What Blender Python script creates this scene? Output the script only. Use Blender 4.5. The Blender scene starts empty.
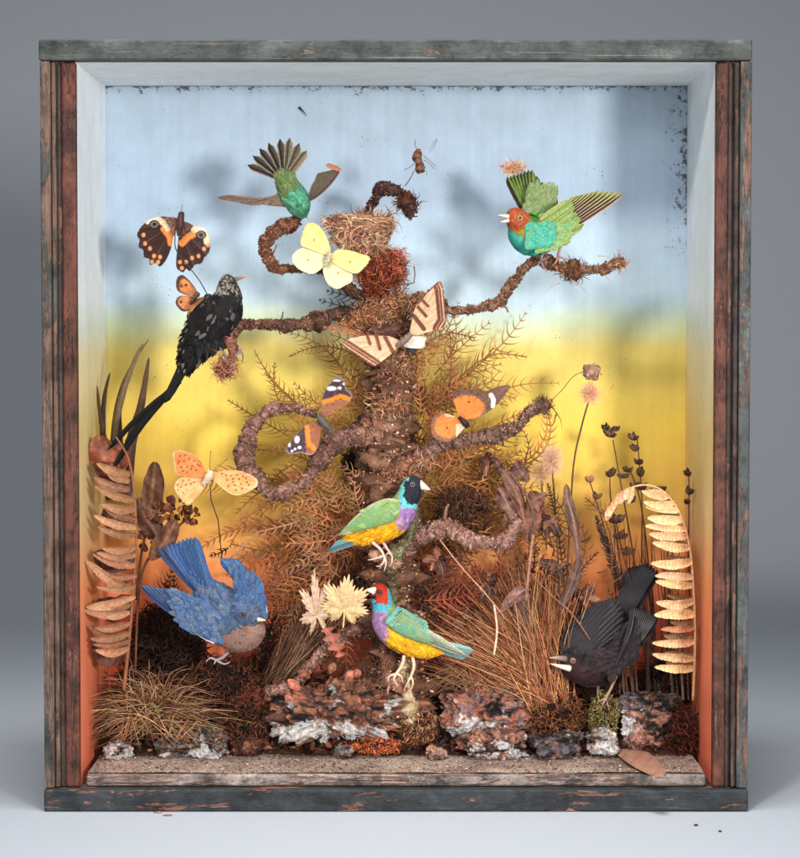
import bpy, math, random
from mathutils import Vector, noise
random.seed(7)
R = random
F = 2356.0; PITCH = math.radians(2.53); CAMD = 2.0
CP, SP = math.cos(PITCH), math.sin(PITCH)
col = bpy.context.scene.collection
def _ray(px, py, D):
    u = (px-400)/F; v = -(py-429)/F
    d = Vector((u, CP+v*SP, -SP+v*CP)); t = (CAMD+D/1000.0)/d.y
    return d*t
HCAM = -_ray(400, 811.5, 0).z
DOFF = [0.0]     # extra depth (mm) while a whole group is built further back
def P(px, py, D):
    "point whose distance behind the front of the case is D millimetres"
    r = _ray(px, py, D+DOFF[0]); return Vector((r.x, -CAMD+r.y, HCAM+r.z))
def PX(p):
    d = Vector((p.x, p.y+CAMD, p.z-HCAM))
    f = d.y*CP - d.z*SP; up = d.y*SP + d.z*CP
    return 400+F*d.x/f, 429-F*up/f
def U(D): return (CAMD+D/1000.0)/F      # metres per photo pixel at that depth
def lin(c): 
    c = c/255.0
    return c/12.92 if c <= .04045 else ((c+.055)/1.055)**2.4
def C(c, k=1.0): return tuple(min(1, lin(x)*k) for x in c[:3])
def mixc(a, b, t): t = max(0, min(1, t)); return tuple(a[i]*(1-t)+b[i]*t for i in range(3))
def jit(c, s=.12):
    k = 1+R.uniform(-s, s); return tuple(max(0, min(255, x*k*(1+R.uniform(-s, s)*.4))) for x in c)
def nz(v, s=1.0, o=0): return noise.noise(Vector((v[0]*s+o, v[1]*s+o*1.7, v[2]*s-o)))
def fbm(v, s=1.0, o=0, n=4): return noise.fractal(Vector((v[0]*s+o, v[1]*s+o*1.7, v[2]*s-o)), .9, 2.1, n)
def cr(pts, n):
    "catmull-rom resample of a list of tuples, n samples"
    m = len(pts)-1; out = []
    for k in range(n):
        t = k/(n-1)*m; i = min(int(t), m-1); f = t-i
        a = pts[max(i-1, 0)]; b = pts[i]; c = pts[i+1]; d = pts[min(i+2, m)]
        out.append(tuple(.5*((2*b[j])+(-a[j]+c[j])*f+(2*a[j]-5*b[j]+4*c[j]-d[j])*f*f+(-a[j]+3*b[j]-3*c[j]+d[j])*f**3) for j in range(len(b))))
    return out
# ---------------------------------------------------------------- materials
def newmat(name):
    m = bpy.data.materials.new(name); m.use_nodes = True
    nt = m.node_tree; return m, nt, nt.nodes['Principled BSDF']
def N(nt, t, **kw):
    n = nt.nodes.new(t)
    for k, v in kw.items():
        if k.startswith('i_'):
            n.inputs[k[2:].replace('_', ' ')].default_value = v
        else: setattr(n, k, v)
    return n
def vcmat(name, rough=.7, nscale=600, amt=.35, bump=.0, bscale=900, bdist=.0006, sheen=0, spec=.3, trans=0, stretch=None, coat=0):
    "material that takes its colour from the mesh and varies it with procedural noise"
    m, nt, b = newmat(name); L = nt.links
    at = N(nt, 'ShaderNodeAttribute', attribute_name='Col')
    tc = N(nt, 'ShaderNodeTexCoord')
    n1 = N(nt, 'ShaderNodeTexNoise'); n1.inputs['Scale'].default_value = nscale; n1.inputs['Detail'].default_value = 4
    L.new(tc.outputs['Object'], n1.inputs['Vector'])
    mr = N(nt, 'ShaderNodeMapRange'); mr.inputs[1].default_value = .25; mr.inputs[2].default_value = .75
    mr.inputs[3].default_value = 1-amt; mr.inputs[4].default_value = 1+amt
    L.new(n1.outputs['Fac'], mr.inputs[0])
    vm = N(nt, 'ShaderNodeVectorMath', operation='SCALE')
    L.new(at.outputs['Color'], vm.inputs[0]); L.new(mr.outputs[0], vm.inputs['Scale'])
    L.new(vm.outputs[0], b.inputs['Base Color'])
    b.inputs['Roughness'].default_value = rough
    b.inputs['Specular IOR Level'].default_value = spec
    if sheen: b.inputs['Sheen Weight'].default_value = sheen; b.inputs['Sheen Roughness'].default_value = .4
    if coat: b.inputs['Coat Weight'].default_value = coat
    if bump:
        n2 = N(nt, 'ShaderNodeTexNoise'); n2.inputs['Scale'].default_value = bscale; n2.inputs['Detail'].default_value = 5
        L.new(tc.outputs['Object'], n2.inputs['Vector'])
        bp = N(nt, 'ShaderNodeBump'); bp.inputs['Strength'].default_value = bump; bp.inputs['Distance'].default_value = bdist
        L.new(n2.outputs['Fac'], bp.inputs['Height']); L.new(bp.outputs[0], b.inputs['Normal'])
    if trans:
        out = nt.nodes['Material Output']
        tl = N(nt, 'ShaderNodeBsdfTranslucent'); mx = N(nt, 'ShaderNodeMixShader'); mx.inputs[0].default_value = trans
        L.new(vm.outputs[0], tl.inputs['Color']); L.new(b.outputs[0], mx.inputs[1]); L.new(tl.outputs[0], mx.inputs[2])
        L.new(mx.outputs[0], out.inputs['Surface'])
    return m
MT = dict(
 plume=vcmat('plumage', .62, 900, .34, .3, 1600, .0004, .05, .15),
 quill=vcmat('flight_feather', .5, 700, .32, .3, 1500, .0003, .02, .14),
 scale=vcmat('butterfly_wing', .6, 900, .12, .12, 2500, .0001, .1, .25, .15),
 chitin=vcmat('insect_body', .5, 900, .4, .4, 1500),
 bark=vcmat('bark', .8, 420, .5, .9, 700, .0012),
 leaf=vcmat('dried_leaf', .6, 350, .3, .4, 700, .0005, 0, .35, .12),
 fern=vcmat('dried_fern', .65, 300, .3, 0, 1, 1, 0, .3, .1),
 moss=vcmat('dried_moss', .85, 300, .35, 0, 1, 1, 0, .15, .05),
 rock=vcmat('crusted_rock', .85, 500, .4, .9, 900, .001, 0, .25),
 straw=vcmat('straw', .5, 300, .25, 0, 1, 1, 0, .4, .08),
 horn=vcmat('horn', .35, 500, .15, .1, 900, .0002, 0, .5),
 eye=vcmat('glass_eye', .06, 500, .0, 0, 1, 1, 0, .8, 0, None, .6),
 wire=vcmat('wire', .4, 500, .1, 0, 1, 1, 0, .5),
 soil=vcmat('soil', .95, 600, .5, 1, 900, .001, 0, .1),
)
# ---------------------------------------------------------------- mesh builder
def crumple(mb, ctrl, width, c, k=1.0, n=26, fold=.25, crk=.5, pw=1.0, seed=None):
    "brittle dried leaf: pointed, folded along the rib, edges curled and wavy"
    seed = R.uniform(0, 50) if seed is None else seed
    q = [P(*a) for a in cr(ctrl, n)]; u = U(ctrl[0][2]); t0 = (q[-1]-q[0]).normalized(); s0 = t0.cross(Vector((R.uniform(-.3, .3), 1, R.uniform(-.2, .2)))).normalized(); n0 = s0.cross(t0)
    if n0.y > 0: n0 = -n0
    rows = []; cols = []; ca = R.uniform(-.6, .6)
    for i, p in enumerate(q):
        t = i/(n-1); w = width*u*.5*(math.sin(math.pi*min(1, max(0, t*.94+.03)))**(.95*pw))*(1+.16*nz((t*4, seed, 0), 1)); row = []; cc = []
        for x in (-1, -.75, -.5, -.25, 0, .25, .5, .75, 1):
            wv = fbm((t*3.2, x*1.4, seed), 1.0, 3, 4); edge = abs(x)**1.5; tip = nz((t*9, x*2, seed+3))
            p2 = p+s0*w*x*(1+.10*tip)+n0*(-fold*abs(x)*w+ca*x*w*.5+crk*wv*w*(.35+edge))
            row.append(p2); rib = 1 if x == 0 else 0; vein = .14*(math.sin(t*42-abs(x)*5) > .5)
            cc.append(C(jit(mixc(c, (196, 156, 128), rib*.35+vein*.5), .09), k*(1+.5*wv)))
        rows.append(row); cols.append(cc)
    mb.grid(rows, cols)
class MB:
    def __init__(s): s.v = []; s.f = []; s.c = []
    def vert(s, p, c): s.v.append((p[0], p[1], p[2])); s.c.append(c); return len(s.v)-1
    def grid(s, rows, cols, closed=False, flip=False):
        "rows: list of lists of points, cols the same of colours"
        b = len(s.v); n = len(rows[0])
        for r, cc in zip(rows, cols):
            for p, c in zip(r, cc): s.v.append((p[0], p[1], p[2])); s.c.append(c)
        for i in range(len(rows)-1):
            for j in range(n if closed else n-1):
                k = (j+1) % n
                q = (b+i*n+j, b+i*n+k, b+(i+1)*n+k, b+(i+1)*n+j)
                s.f.append(q)
        return b
    def tube(s, pts, rad, n=8, c=(100, 80, 60), rough=0, rs=200, cf=None, k=1.0, cap=True, ridge=0):
        pts = [Vector(p) for p in pts]; m = len(pts)
        rows = []; cols = []; up = None
        for i in range(m):
            t = (pts[min(i+1, m-1)]-pts[max(i-1, 0)])
            if t.length < 1e-9: t = Vector((0, 0, 1))
            t.normalize()
            if up is None:
                up = t.cross(Vector((0, 1, 0)))
                if up.length < .1: up = t.cross(Vector((1, 0, 0)))
            up = (up-t*up.dot(t)).normalized(); w = t.cross(up)
            r = rad[i] if isinstance(rad, (list, tuple)) else rad
            row = []; cc = []
            for j in range(n):
                a = 2*math.pi*j/n; d = up*math.cos(a)+w*math.sin(a)
                p = pts[i]+d*r
                if rough:
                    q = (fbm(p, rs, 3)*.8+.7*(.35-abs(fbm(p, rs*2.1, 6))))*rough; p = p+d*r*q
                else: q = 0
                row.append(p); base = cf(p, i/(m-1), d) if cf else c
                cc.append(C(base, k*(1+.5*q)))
            rows.append(row); cols.append(cc)
        b = s.grid(rows, cols, True)
        if cap:
            for i, e in ((0, 0), (m-1, 1)):
                ci = s.vert(pts[i], cols[i][0])
                for j in range(n):
                    a_, b_ = b+i*n+j, b+i*n+(j+1) % n
                    s.f.append((ci, b_, a_) if e == 0 else (ci, a_, b_))
    def blade(s, pts, side, width, c0, c1=None, prof=None, cup=.0, k=1.0, mid=None, nrm=None, edge=None):
        "flat leaf / feather along pts. side: vector across. prof(t)->0..1"
        m = len(pts); rows = []; cols = []; c1 = c1 or c0
        prof = prof or (lambda t: math.sin(math.pi*min(1, max(.04, t*.96+.03)))**.7)
        for i, p in enumerate(pts):
            t = i/(m-1); p = Vector(p); w = width*.5*prof(t)
            sd = side(t) if callable(side) else side
            nn = nrm if nrm is not None else Vector((0, -1, 0))
            cc = mixc(c0, c1, t)
            ce = edge(t) if edge else cc
            cm = mid if mid else cc
            ww = w*(1+.10*fbm(p, 260, 5)); g_ = nn*fbm(p, 140, 8)*width*.10
            rows.append([p-sd*ww-g_, p-sd*w*.5+nn*cup*w*.7+g_, p+nn*cup*w, p+sd*w*.5+nn*cup*w*.7-g_, p+sd*ww+g_])
            cols.append([C(ce, k*.92), C(cc, k), C(cm, k), C(cc, k), C(ce, k*.92)])
        s.grid(rows, cols)
    def ribbon(s, pts, width, c0, c1=None, k=1.0, taper=True, side=None):
        m = len(pts); rows = []; cols = []; c1 = c1 or c0
        for i, p in enumerate(pts):
            t = (Vector(pts[min(i+1, m-1)])-Vector(pts[max(i-1, 0)])).normalized()
            sd = side or t.cross(Vector((0, 1, 0)))
            if sd.length < .05: sd = Vector((1, 0, 0))
            sd = sd.normalized(); w = width*.5*((1-i/(m-1)*.85) if taper else 1)
            p = Vector(p); rows.append([p-sd*w, p+sd*w]); cc = C(mixc(c0, c1, i/(m-1)), k); cols.append([cc, cc])
        s.grid(rows, cols)
    def ball(s, c, r, colr, n=10, k=1.0, sq=(1, 1, 1), rough=0, rs=300, cf=None):
        rows = []; cols = []; c = Vector(c)
        for i in range(n+1):
            th = math.pi*i/n; row = []; cc = []
            for j in range(n*2):
                a = math.pi*j/n; d = Vector((math.sin(th)*math.cos(a), math.sin(th)*math.sin(a), math.cos(th)))
                q = fbm(c+d*r, rs, 1)*rough if rough else 0
                p = c+Vector((d.x*sq[0], d.y*sq[1], d.z*sq[2]))*r*(1+q)
                row.append(p); cc.append(C(cf(p, d) if cf else colr, k*(1+q*.6)))
            rows.append(row); cols.append(cc)
        s.grid(rows, cols, True)
    def build(s, name, mat, parent=None, smooth=True, origin=None):
        me = bpy.data.meshes.new(name)
        o3 = Vector((0, 0, 0))
        if parent is not None: o3 = wloc(parent)
        elif origin is not None: o3 = Vector(origin)
        elif s.v:
            xs = [v[0] for v in s.v]; ys = [v[1] for v in s.v]; zs = [v[2] for v in s.v]
            o3 = Vector(((min(xs)+max(xs))/2, (min(ys)+max(ys))/2, min(zs)))
        me.from_pydata([(v[0]-o3.x, v[1]-o3.y, v[2]-o3.z) for v in s.v], [], s.f)
        at = me.color_attributes.new('Col', 'FLOAT_COLOR', 'POINT')
        buf = []
        for c in s.c: buf.extend((c[0], c[1], c[2], 1.0))
        at.data.foreach_set('color', buf)
        if smooth: me.polygons.foreach_set('use_smooth', [True]*len(me.polygons))
        me.materials.append(MT[mat] if isinstance(mat, str) else mat)
        o = bpy.data.objects.new(name, me); col.objects.link(o)
        if parent is not None: o.parent = parent
        else: o.location = o3
        return o
def wloc(o):
    l = Vector(o.location)
    while o.parent: o = o.parent; l = l+Vector(o.location)
    return l
def thing(name, label, cat, loc, group=None):
    o = bpy.data.objects.new(name, None); col.objects.link(o); o.location = loc
    o.empty_display_size = .01
    o['label'] = label; o['category'] = cat
    if group: o['group'] = group
    return o
def tag(o, label=None, cat=None, group=None, kind=None):
    if label: o['label'] = label
    if cat: o['category'] = cat
    if group: o['group'] = group
    if kind: o['kind'] = kind
    return o
# ---------------------------------------------------------------- painted wood materials
def ramp(nt, stops, interp='LINEAR'):
    n = nt.nodes.new('ShaderNodeValToRGB'); e = n.color_ramp.elements; n.color_ramp.interpolation = interp
    while len(e) > 1: e.remove(e[-1])
    e[0].position = stops[0][0]; e[0].color = (*stops[0][1], 1)
    for p, c in stops[1:]:
        x = e.new(p); x.color = (*c, 1)
    return n
def worn(name, paint, wood, pale, axis, bias=.5, seed=0, grime=.5, scuff=.5):
    "old painted board: crisp chips down to the wood, scuffs, scratches, dirt"
    m, nt, b = newmat(name); L = nt.links
    geo = N(nt, 'ShaderNodeNewGeometry')
    def noi(cross, along, det=8, ro=.65, off=0, dist=0):
        mp = N(nt, 'ShaderNodeMapping'); sc = [cross]*3; sc[axis] = along; mp.inputs['Scale'].default_value = sc; mp.inputs['Location'].default_value = (seed+off, seed*1.3+off, seed*.7-off)
        L.new(geo.outputs['Position'], mp.inputs['Vector']); n = N(nt, 'ShaderNodeTexNoise'); n.inputs['Scale'].default_value = 1; n.inputs['Detail'].default_value = det; n.inputs['Roughness'].default_value = ro; n.inputs['Distortion'].default_value = dist
        L.new(mp.outputs[0], n.inputs['Vector']); return n.outputs['Fac']
    chip = noi(85, 17, 12, .74, 0, .6); r1 = ramp(nt, [(bias-.006, (1, 1, 1)), (bias+.006, (0, 0, 0))]); L.new(chip, r1.inputs[0])
    tone = noi(60, 26, 8, .7, 5); fine = noi(700, 240, 6, .7, 9); grain = noi(900, 26, 5, .6, 2); scr = noi(620, 11, 3, .5, 14)
    rp = ramp(nt, [(.34, tuple(x*.28 for x in paint)), (.47, tuple(x*.8 for x in paint)), (.56, paint), (.68, tuple(min(1, x*1.75) for x in paint))])
    ad = N(nt, 'ShaderNodeMath', operation='MULTIPLY_ADD'); L.new(fine, ad.inputs[0]); ad.inputs[1].default_value = .35; L.new(tone, ad.inputs[2])
    sb = N(nt, 'ShaderNodeMath', operation='SUBTRACT'); L.new(ad.outputs[0], sb.inputs[0]); sb.inputs[1].default_value = .175; L.new(sb.outputs[0], rp.inputs[0])
    rw = ramp(nt, [(.35, tuple(x*.55 for x in wood)), (.5, wood), (.66, pale)]); L.new(grain, rw.inputs[0])
    mx = N(nt, 'ShaderNodeMixRGB'); L.new(r1.outputs[0], mx.inputs[0]); L.new(rw.outputs[0], mx.inputs[1]); L.new(rp.outputs[0], mx.inputs[2])
    # inverse order: chip mask 1 keeps paint
    rs_ = ramp(nt, [(.66, (0, 0, 0)), (.69, (1, 1, 1))]); L.new(scr, rs_.inputs[0])
    ms = N(nt, 'ShaderNodeMath', operation='MULTIPLY'); L.new(rs_.outputs[0], ms.inputs[0]); ms.inputs[1].default_value = scuff
    mx2 = N(nt, 'ShaderNodeMixRGB'); L.new(ms.outputs[0], mx2.inputs[0]); L.new(mx.outputs[0], mx2.inputs[1]); mx2.inputs[2].default_value = (*pale, 1)
    n3 = N(nt, 'ShaderNodeTexNoise'); n3.inputs['Scale'].default_value = 38; n3.inputs['Detail'].default_value = 10; n3.inputs['Roughness'].default_value = .75; L.new(geo.outputs['Position'], n3.inputs['Vector'])
    r3 = ramp(nt, [(.40, (1-grime,)*3), (.53, (1, 1, 1))]); L.new(n3.outputs['Fac'], r3.inputs[0])
    ml = N(nt, 'ShaderNodeMixRGB', blend_type='MULTIPLY'); ml.inputs[0].default_value = 1; L.new(mx2.outputs[0], ml.inputs[1]); L.new(r3.outputs[0], ml.inputs[2])
    L.new(ml.outputs[0], b.inputs['Base Color']); b.inputs['Roughness'].default_value = .6; b.inputs['Specular IOR Level'].default_value = .3
    h = N(nt, 'ShaderNodeMath', operation='MULTIPLY_ADD'); L.new(fine, h.inputs[0]); h.inputs[1].default_value = .6; L.new(r1.outputs[0], h.inputs[2])
    h2 = N(nt, 'ShaderNodeMath', operation='MULTIPLY_ADD'); L.new(grain, h2.inputs[0]); h2.inputs[1].default_value = .6; L.new(h.outputs[0], h2.inputs[2])
    bp = N(nt, 'ShaderNodeBump'); bp.inputs['Strength'].default_value = .7; bp.inputs['Distance'].default_value = .0008
    L.new(h2.outputs[0], bp.inputs['Height']); L.new(bp.outputs[0], b.inputs['Normal'])
    return m
def scenic(name, mould=True, pale=0):
    "sky-blue over yellow over orange paint laid by height, with fly specks, streaks and mould"
    m, nt, b = newmat(name); L = nt.links
    geo = N(nt, 'ShaderNodeNewGeometry'); sp = N(nt, 'ShaderNodeSeparateXYZ'); L.new(geo.outputs['Position'], sp.inputs[0])
    def mul(a, v): 
        n = N(nt, 'ShaderNodeMath', operation='MULTIPLY'); L.new(a, n.inputs[0]); n.inputs[1].default_value = v; return n.outputs[0]
    def add(a, c):
        n = N(nt, 'ShaderNodeMath', operation='ADD'); L.new(a, n.inputs[0]); L.new(c, n.inputs[1]); return n.outputs[0]
    nb = N(nt, 'ShaderNodeTexNoise'); nb.inputs['Scale'].default_value = 9; nb.inputs['Detail'].default_value = 5; L.new(geo.outputs['Position'], nb.inputs['Vector'])
    zn = add(sp.outputs['Z'], mul(nb.outputs['Fac'], .035))
    def Z(y): return P(400, y, 205).z+.0175
    z0, z1 = 0.0, .66
    ys = [(745, C((222, 98, 64), .95)), (620, C((234, 118, 78), 1)), (572, C((226, 138, 80), .92)), (510, C((212, 164, 72), .84)), (430, C((220, 186, 74), .82)), (350, C((212, 190, 100), .80)),
          (325, C((186, 196, 158), .86)), (300, C((168, 186, 196), .88)), (200, C((164, 182, 200), .86)), (85, C((166, 182, 196), .86))]
    mr = N(nt, 'ShaderNodeMapRange'); mr.inputs[1].default_value = z0; mr.inputs[2].default_value = z1; L.new(zn, mr.inputs[0])
    rp = ramp(nt, [((Z(y)-z0)/(z1-z0), mixc(tuple(min(.96, q_*1.32) for q_ in c), (.92, .96, .98) if y < 330 else (.96, .93, .78), pale*(1 if y < 310 else (.6 if y < 400 else (.3 if y < 520 else .06))))) for y, c in ys]); L.new(mr.outputs[0], rp.inputs[0])
    # fine vertical brush streaks
    mp = N(nt, 'ShaderNodeMapping'); mp.inputs['Scale'].default_value = (160, 160, 7); L.new(geo.outputs['Position'], mp.inputs['Vector'])
    n2 = N(nt, 'ShaderNodeTexNoise'); n2.inputs['Scale'].default_value = 1; n2.inputs['Detail'].default_value = 5; L.new(mp.outputs[0], n2.inputs['Vector'])
    r2 = ramp(nt, [(.3, (.95, .95, .95)), (.7, (1.03, 1.03, 1.03))]); L.new(n2.outputs['Fac'], r2.inputs[0])
    n4 = N(nt, 'ShaderNodeTexNoise'); n4.inputs['Scale'].default_value = 26; n4.inputs['Detail'].default_value = 8; n4.inputs['Roughness'].default_value = .7; L.new(geo.outputs['Position'], n4.inputs['Vector'])
    r4 = ramp(nt, [(.32, (.90, .89, .87)), (.6, (1.03, 1.03, 1.03))]); L.new(n4.outputs['Fac'], r4.inputs[0])
    m1 = N(nt, 'ShaderNodeMixRGB', blend_type='MULTIPLY'); m1.inputs[0].default_value = 1; L.new(rp.outputs[0], m1.inputs[1]); L.new(r2.outputs[0], m1.inputs[2])
    m2 = N(nt, 'ShaderNodeMixRGB', blend_type='MULTIPLY'); m2.inputs[0].default_value = 1; L.new(m1.outputs[0], m2.inputs[1]); L.new(r4.outputs[0], m2.inputs[2])
    # specks
    vo = N(nt, 'ShaderNodeTexVoronoi'); vo.inputs['Scale'].default_value = 230; vo.inputs['Randomness'].default_value = 1; L.new(geo.outputs['Position'], vo.inputs['Vector'])
    n5 = N(nt, 'ShaderNodeTexNoise'); n5.inputs['Scale'].default_value = 33; n5.inputs['Detail'].default_value = 2; L.new(geo.outputs['Position'], n5.inputs['Vector'])
    r5 = ramp(nt, [(.50, (0, 0, 0)), (.8, (.28, .28, .28))]); L.new(n5.outputs['Fac'], r5.inputs[0])
    lt = N(nt, 'ShaderNodeMath', operation='LESS_THAN'); L.new(vo.outputs['Distance'], lt.inputs[0]); L.new(r5.outputs[0], lt.inputs[1])
    m3 = N(nt, 'ShaderNodeMixRGB'); L.new(mul(lt.outputs[0], .6), m3.inputs[0]); L.new(m2.outputs[0], m3.inputs[1]); m3.inputs[2].default_value = (.09, .08, .06, 1)
    last = m3
    if mould:   # mould creeping along the top edge and down the right edge of the back
        def near(out, a, w):
            s_ = N(nt, 'ShaderNodeMath', operation='SUBTRACT'); L.new(out, s_.inputs[0]); s_.inputs[1].default_value = a
            ab = N(nt, 'ShaderNodeMath', operation='ABSOLUTE'); L.new(s_.outputs[0], ab.inputs[0])
            mm = N(nt, 'ShaderNodeMapRange'); mm.inputs[1].default_value = 0; mm.inputs[2].default_value = w; mm.inputs[3].default_value = 1; mm.inputs[4].default_value = 0
            L.new(ab.outputs[0], mm.inputs[0]); return mm.outputs[0]
        top = near(sp.outputs['Z'], P(400, 86, 210).z, .012)
        rt = near(sp.outputs['X'], P(688, 300, 210).x, .034)
        hi = N(nt, 'ShaderNodeMapRange'); hi.inputs[1].default_value = P(400, 300, 210).z; hi.inputs[2].default_value = P(400, 230, 210).z; L.new(sp.outputs['Z'], hi.inputs[0])
        rtm = N(nt, 'ShaderNodeMath', operation='MULTIPLY'); L.new(rt, rtm.inputs[0]); L.new(hi.outputs[0], rtm.inputs[1])
        mxm = N(nt, 'ShaderNodeMath', operation='MAXIMUM'); L.new(top, mxm.inputs[0]); L.new(rtm.outputs[0], mxm.inputs[1])
        n6 = N(nt, 'ShaderNodeTexNoise'); n6.inputs['Scale'].default_value = 150; n6.inputs['Detail'].default_value = 6; n6.inputs['Roughness'].default_value = .75; L.new(geo.outputs['Position'], n6.inputs['Vector'])
        sm = add(mul(mxm.outputs[0], .22), n6.outputs['Fac'])
        r6 = ramp(nt, [(.70, (0, 0, 0)), (.75, (1, 1, 1))]); L.new(sm, r6.inputs[0])
        m4 = N(nt, 'ShaderNodeMixRGB'); L.new(mul(r6.outputs[0], .85), m4.inputs[0]); L.new(last.outputs[0], m4.inputs[1]); m4.inputs[2].default_value = (.045, .035, .025, 1)
        last = m4
    L.new(last.outputs[0], b.inputs['Base Color']); b.inputs['Roughness'].default_value = .62; b.inputs['Specular IOR Level'].default_value = .3
    bp = N(nt, 'ShaderNodeBump'); bp.inputs['Strength'].default_value = .25; bp.inputs['Distance'].default_value = .0006
    L.new(n2.outputs['Fac'], bp.inputs['Height']); L.new(bp.outputs[0], b.inputs['Normal'])
    return m
# ---------------------------------------------------------------- display case
XM = 429
def X(px): return P(px, XM, 0).x
def box(name, mat, parent, x0, x1, d0, d1, z0, z1, bev=.0012, rough=.0):
    "board between x0..x1, depths d0..d1 (mm), heights z0..z1; edges slightly uneven"
    x0, x1 = min(x0, x1), max(x0, x1)
    me = bpy.data.meshes.new(name); y0, y1 = d0/1000.0, d1/1000.0
    o3 = wloc(parent) if parent else Vector(((x0+x1)/2, (y0+y1)/2, z0))
    vs = [(x, y, z) for x in (x0, x1) for y in (y0, y1) for z in (z0, z1)]
    vs = [(v[0]-o3.x, v[1]-o3.y, v[2]-o3.z) for v in vs]
    fs = [(0, 1, 3, 2), (4, 6, 7, 5), (0, 4, 5, 1), (2, 3, 7, 6), (0, 2, 6, 4), (1, 5, 7, 3)]
    me.from_pydata(vs, [], fs); me.materials.append(mat)
    o = bpy.data.objects.new(name, me); col.objects.link(o)
    if parent: o.parent = parent
    else: o.location = o3
    bm = o.modifiers.new('bev', 'BEVEL'); bm.width = bev; bm.segments = 3; bm.limit_method = 'ANGLE'
    me.polygons.foreach_set('use_smooth', [False]*6)
    return o
GREY = C((74, 80, 78)); BLK = C((52, 56, 58)); RED = C((150, 74, 50)); PINK = C((205, 160, 140)); BRN = C((120, 74, 56))
ZTOP = P(400, 39.5, 0).z; ZTI = P(400, 61, 0).z; ZB = P(400, 789, 0).z; ZF = P(400, 774, 11).z
case = thing('display_case', 'open-fronted old wooden box with worn grey frame, painted blue, yellow and orange inside', 'display case', (0, .1, 0))
m_top = worn('top_paint', C((74, 78, 74)), C((104, 88, 78)), C((150, 142, 130)), 0, .60, 1, .5, .5)
m_bot = worn('bottom_paint', C((46, 51, 54)), C((116, 80, 68)), C((156, 118, 100)), 0, .575, 4, .5, .3)
m_left = worn('left_edge_paint', C((74, 74, 70)), C((100, 76, 64)), C((132, 104, 88)), 2, .46, 7, .5, .45)
m_right = worn('right_edge_paint', C((76, 80, 78)), C((104, 76, 64)), C((138, 108, 92)), 2, .51, 12, .5, .4)
m_mold = worn('red_moulding_paint', C((98, 54, 40)), C((66, 42, 34)), C((136, 86, 68)), 2, .56, 3, .6, .25)
m_groove = worn('dark_groove_paint', C((66, 52, 46)), C((96, 68, 56)), C((126, 98, 84)), 2, .54, 9, .6, .5)
m_ledge = worn('ledge_paint', C((150, 134, 126)), C((96, 76, 68)), C((196, 160, 140)), 0, .52, 5, .7, .4)
m_back = scenic('painted_backdrop'); m_side = scenic('painted_lining', False, .95)
box('top_panel', m_top, case, X(41.0), X(750), 0, 218, ZTI+.0005, ZTOP, .0018)
box('base_panel', m_bot, case, X(41.5), X(750.5), -2, 218, 0, ZB, .0022)
for s, (a, b_, c_, d_, e_, me_) in enumerate(((42, 52.3, 57.3, 62, 77.0, m_left), (750, 738.5, 733, 728, 715.0, m_right))):
    box('side_panel', me_, case, X(a), X(b_), 0, 218, ZB+.0006, ZTI, .0014)
    bd = box('bead', m_left if s == 0 else m_groove, case, X(b_)+(.0003 if s == 0 else -.0003), X(c_), 3, 12, ZB+.0006, ZTI, .0018)
    gb = box('groove_strip', m_groove, case, X(c_)+(.0003 if s == 0 else -.0003), X(d_), 9, 14, ZB+.0006, ZTI, .0004)
    md = box('moulding', m_mold, case, X(d_)+(.0003 if s == 0 else -.0003), X(e_), 5, 14, ZB+.0006, ZTI, .0022)
    box('side_lining', m_side, case, X(b_)+(.0003 if s == 0 else -.0003), X(e_)+(-.0004 if s == 0 else .0004), 14.5, 209.5, ZB+.0006, ZTI+.0003, .0003)
box('top_lining', m_side, case, X(52.9), X(737.9), 14.6, 209.4, ZTI+.0002, ZTI+.00042, .00002)
box('back_panel', m_back, case, X(52.9), X(737.9), 210, 216, ZB+.001, ZTI, .0004)
box('floor_panel', m_ledge, case, X(82.5), X(709.5), 9, 209, ZB+.0004, ZF, .0028)
# sand spread over the floor board (a real uneven sheet)
def sandmat():
    m, nt, b = newmat('sand'); L = nt.links
    geo = N(nt, 'ShaderNodeNewGeometry')
    n = N(nt, 'ShaderNodeTexNoise'); n.inputs['Scale'].default_value = 900; n.inputs['Detail'].default_value = 4; L.new(geo.outputs['Position'], n.inputs['Vector'])
    n2 = N(nt, 'ShaderNodeTexNoise'); n2.inputs['Scale'].default_value = 22; n2.inputs['Detail'].default_value = 6; L.new(geo.outputs['Position'], n2.inputs['Vector'])
    ad = N(nt, 'ShaderNodeMath', operation='MULTIPLY_ADD'); L.new(n2.outputs['Fac'], ad.inputs[0]); ad.inputs[1].default_value = .5; 
    L.new(n.outputs['Fac'], ad.inputs[2])
    r = ramp(nt, [(.55, C((74, 60, 52))), (.72, C((128, 106, 92))), (.9, C((190, 168, 150)))]); L.new(ad.outputs[0], r.inputs[0])
    L.new(r.outputs[0], b.inputs['Base Color']); b.inputs['Roughness'].default_value = .95
    bp = N(nt, 'ShaderNodeBump'); bp.inputs['Strength'].default_value = .8; bp.inputs['Distance'].default_value = .0006; L.new(n.outputs['Fac'], bp.inputs['Height']); L.new(bp.outputs[0], b.inputs['Normal'])
    return m
def ground_z(x, D):
    "height of the earth inside the case: flat sand at the front, a rough bank behind"
    t = max(0, (D-84)/110.0); t = t*t*(3-2*t) if t < 1 else 1
    return ZF+.0009+.0010*nz((x, D/1000., 0), 30)+t*(.036+.016*nz((x, D/1000., 3), 14))+(.0022*fbm((x, D/1000., 1), 90)*min(1, (D-84)/30.) if D > 84 else 0)
mb = MB(); rows = []; cc = []
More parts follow.
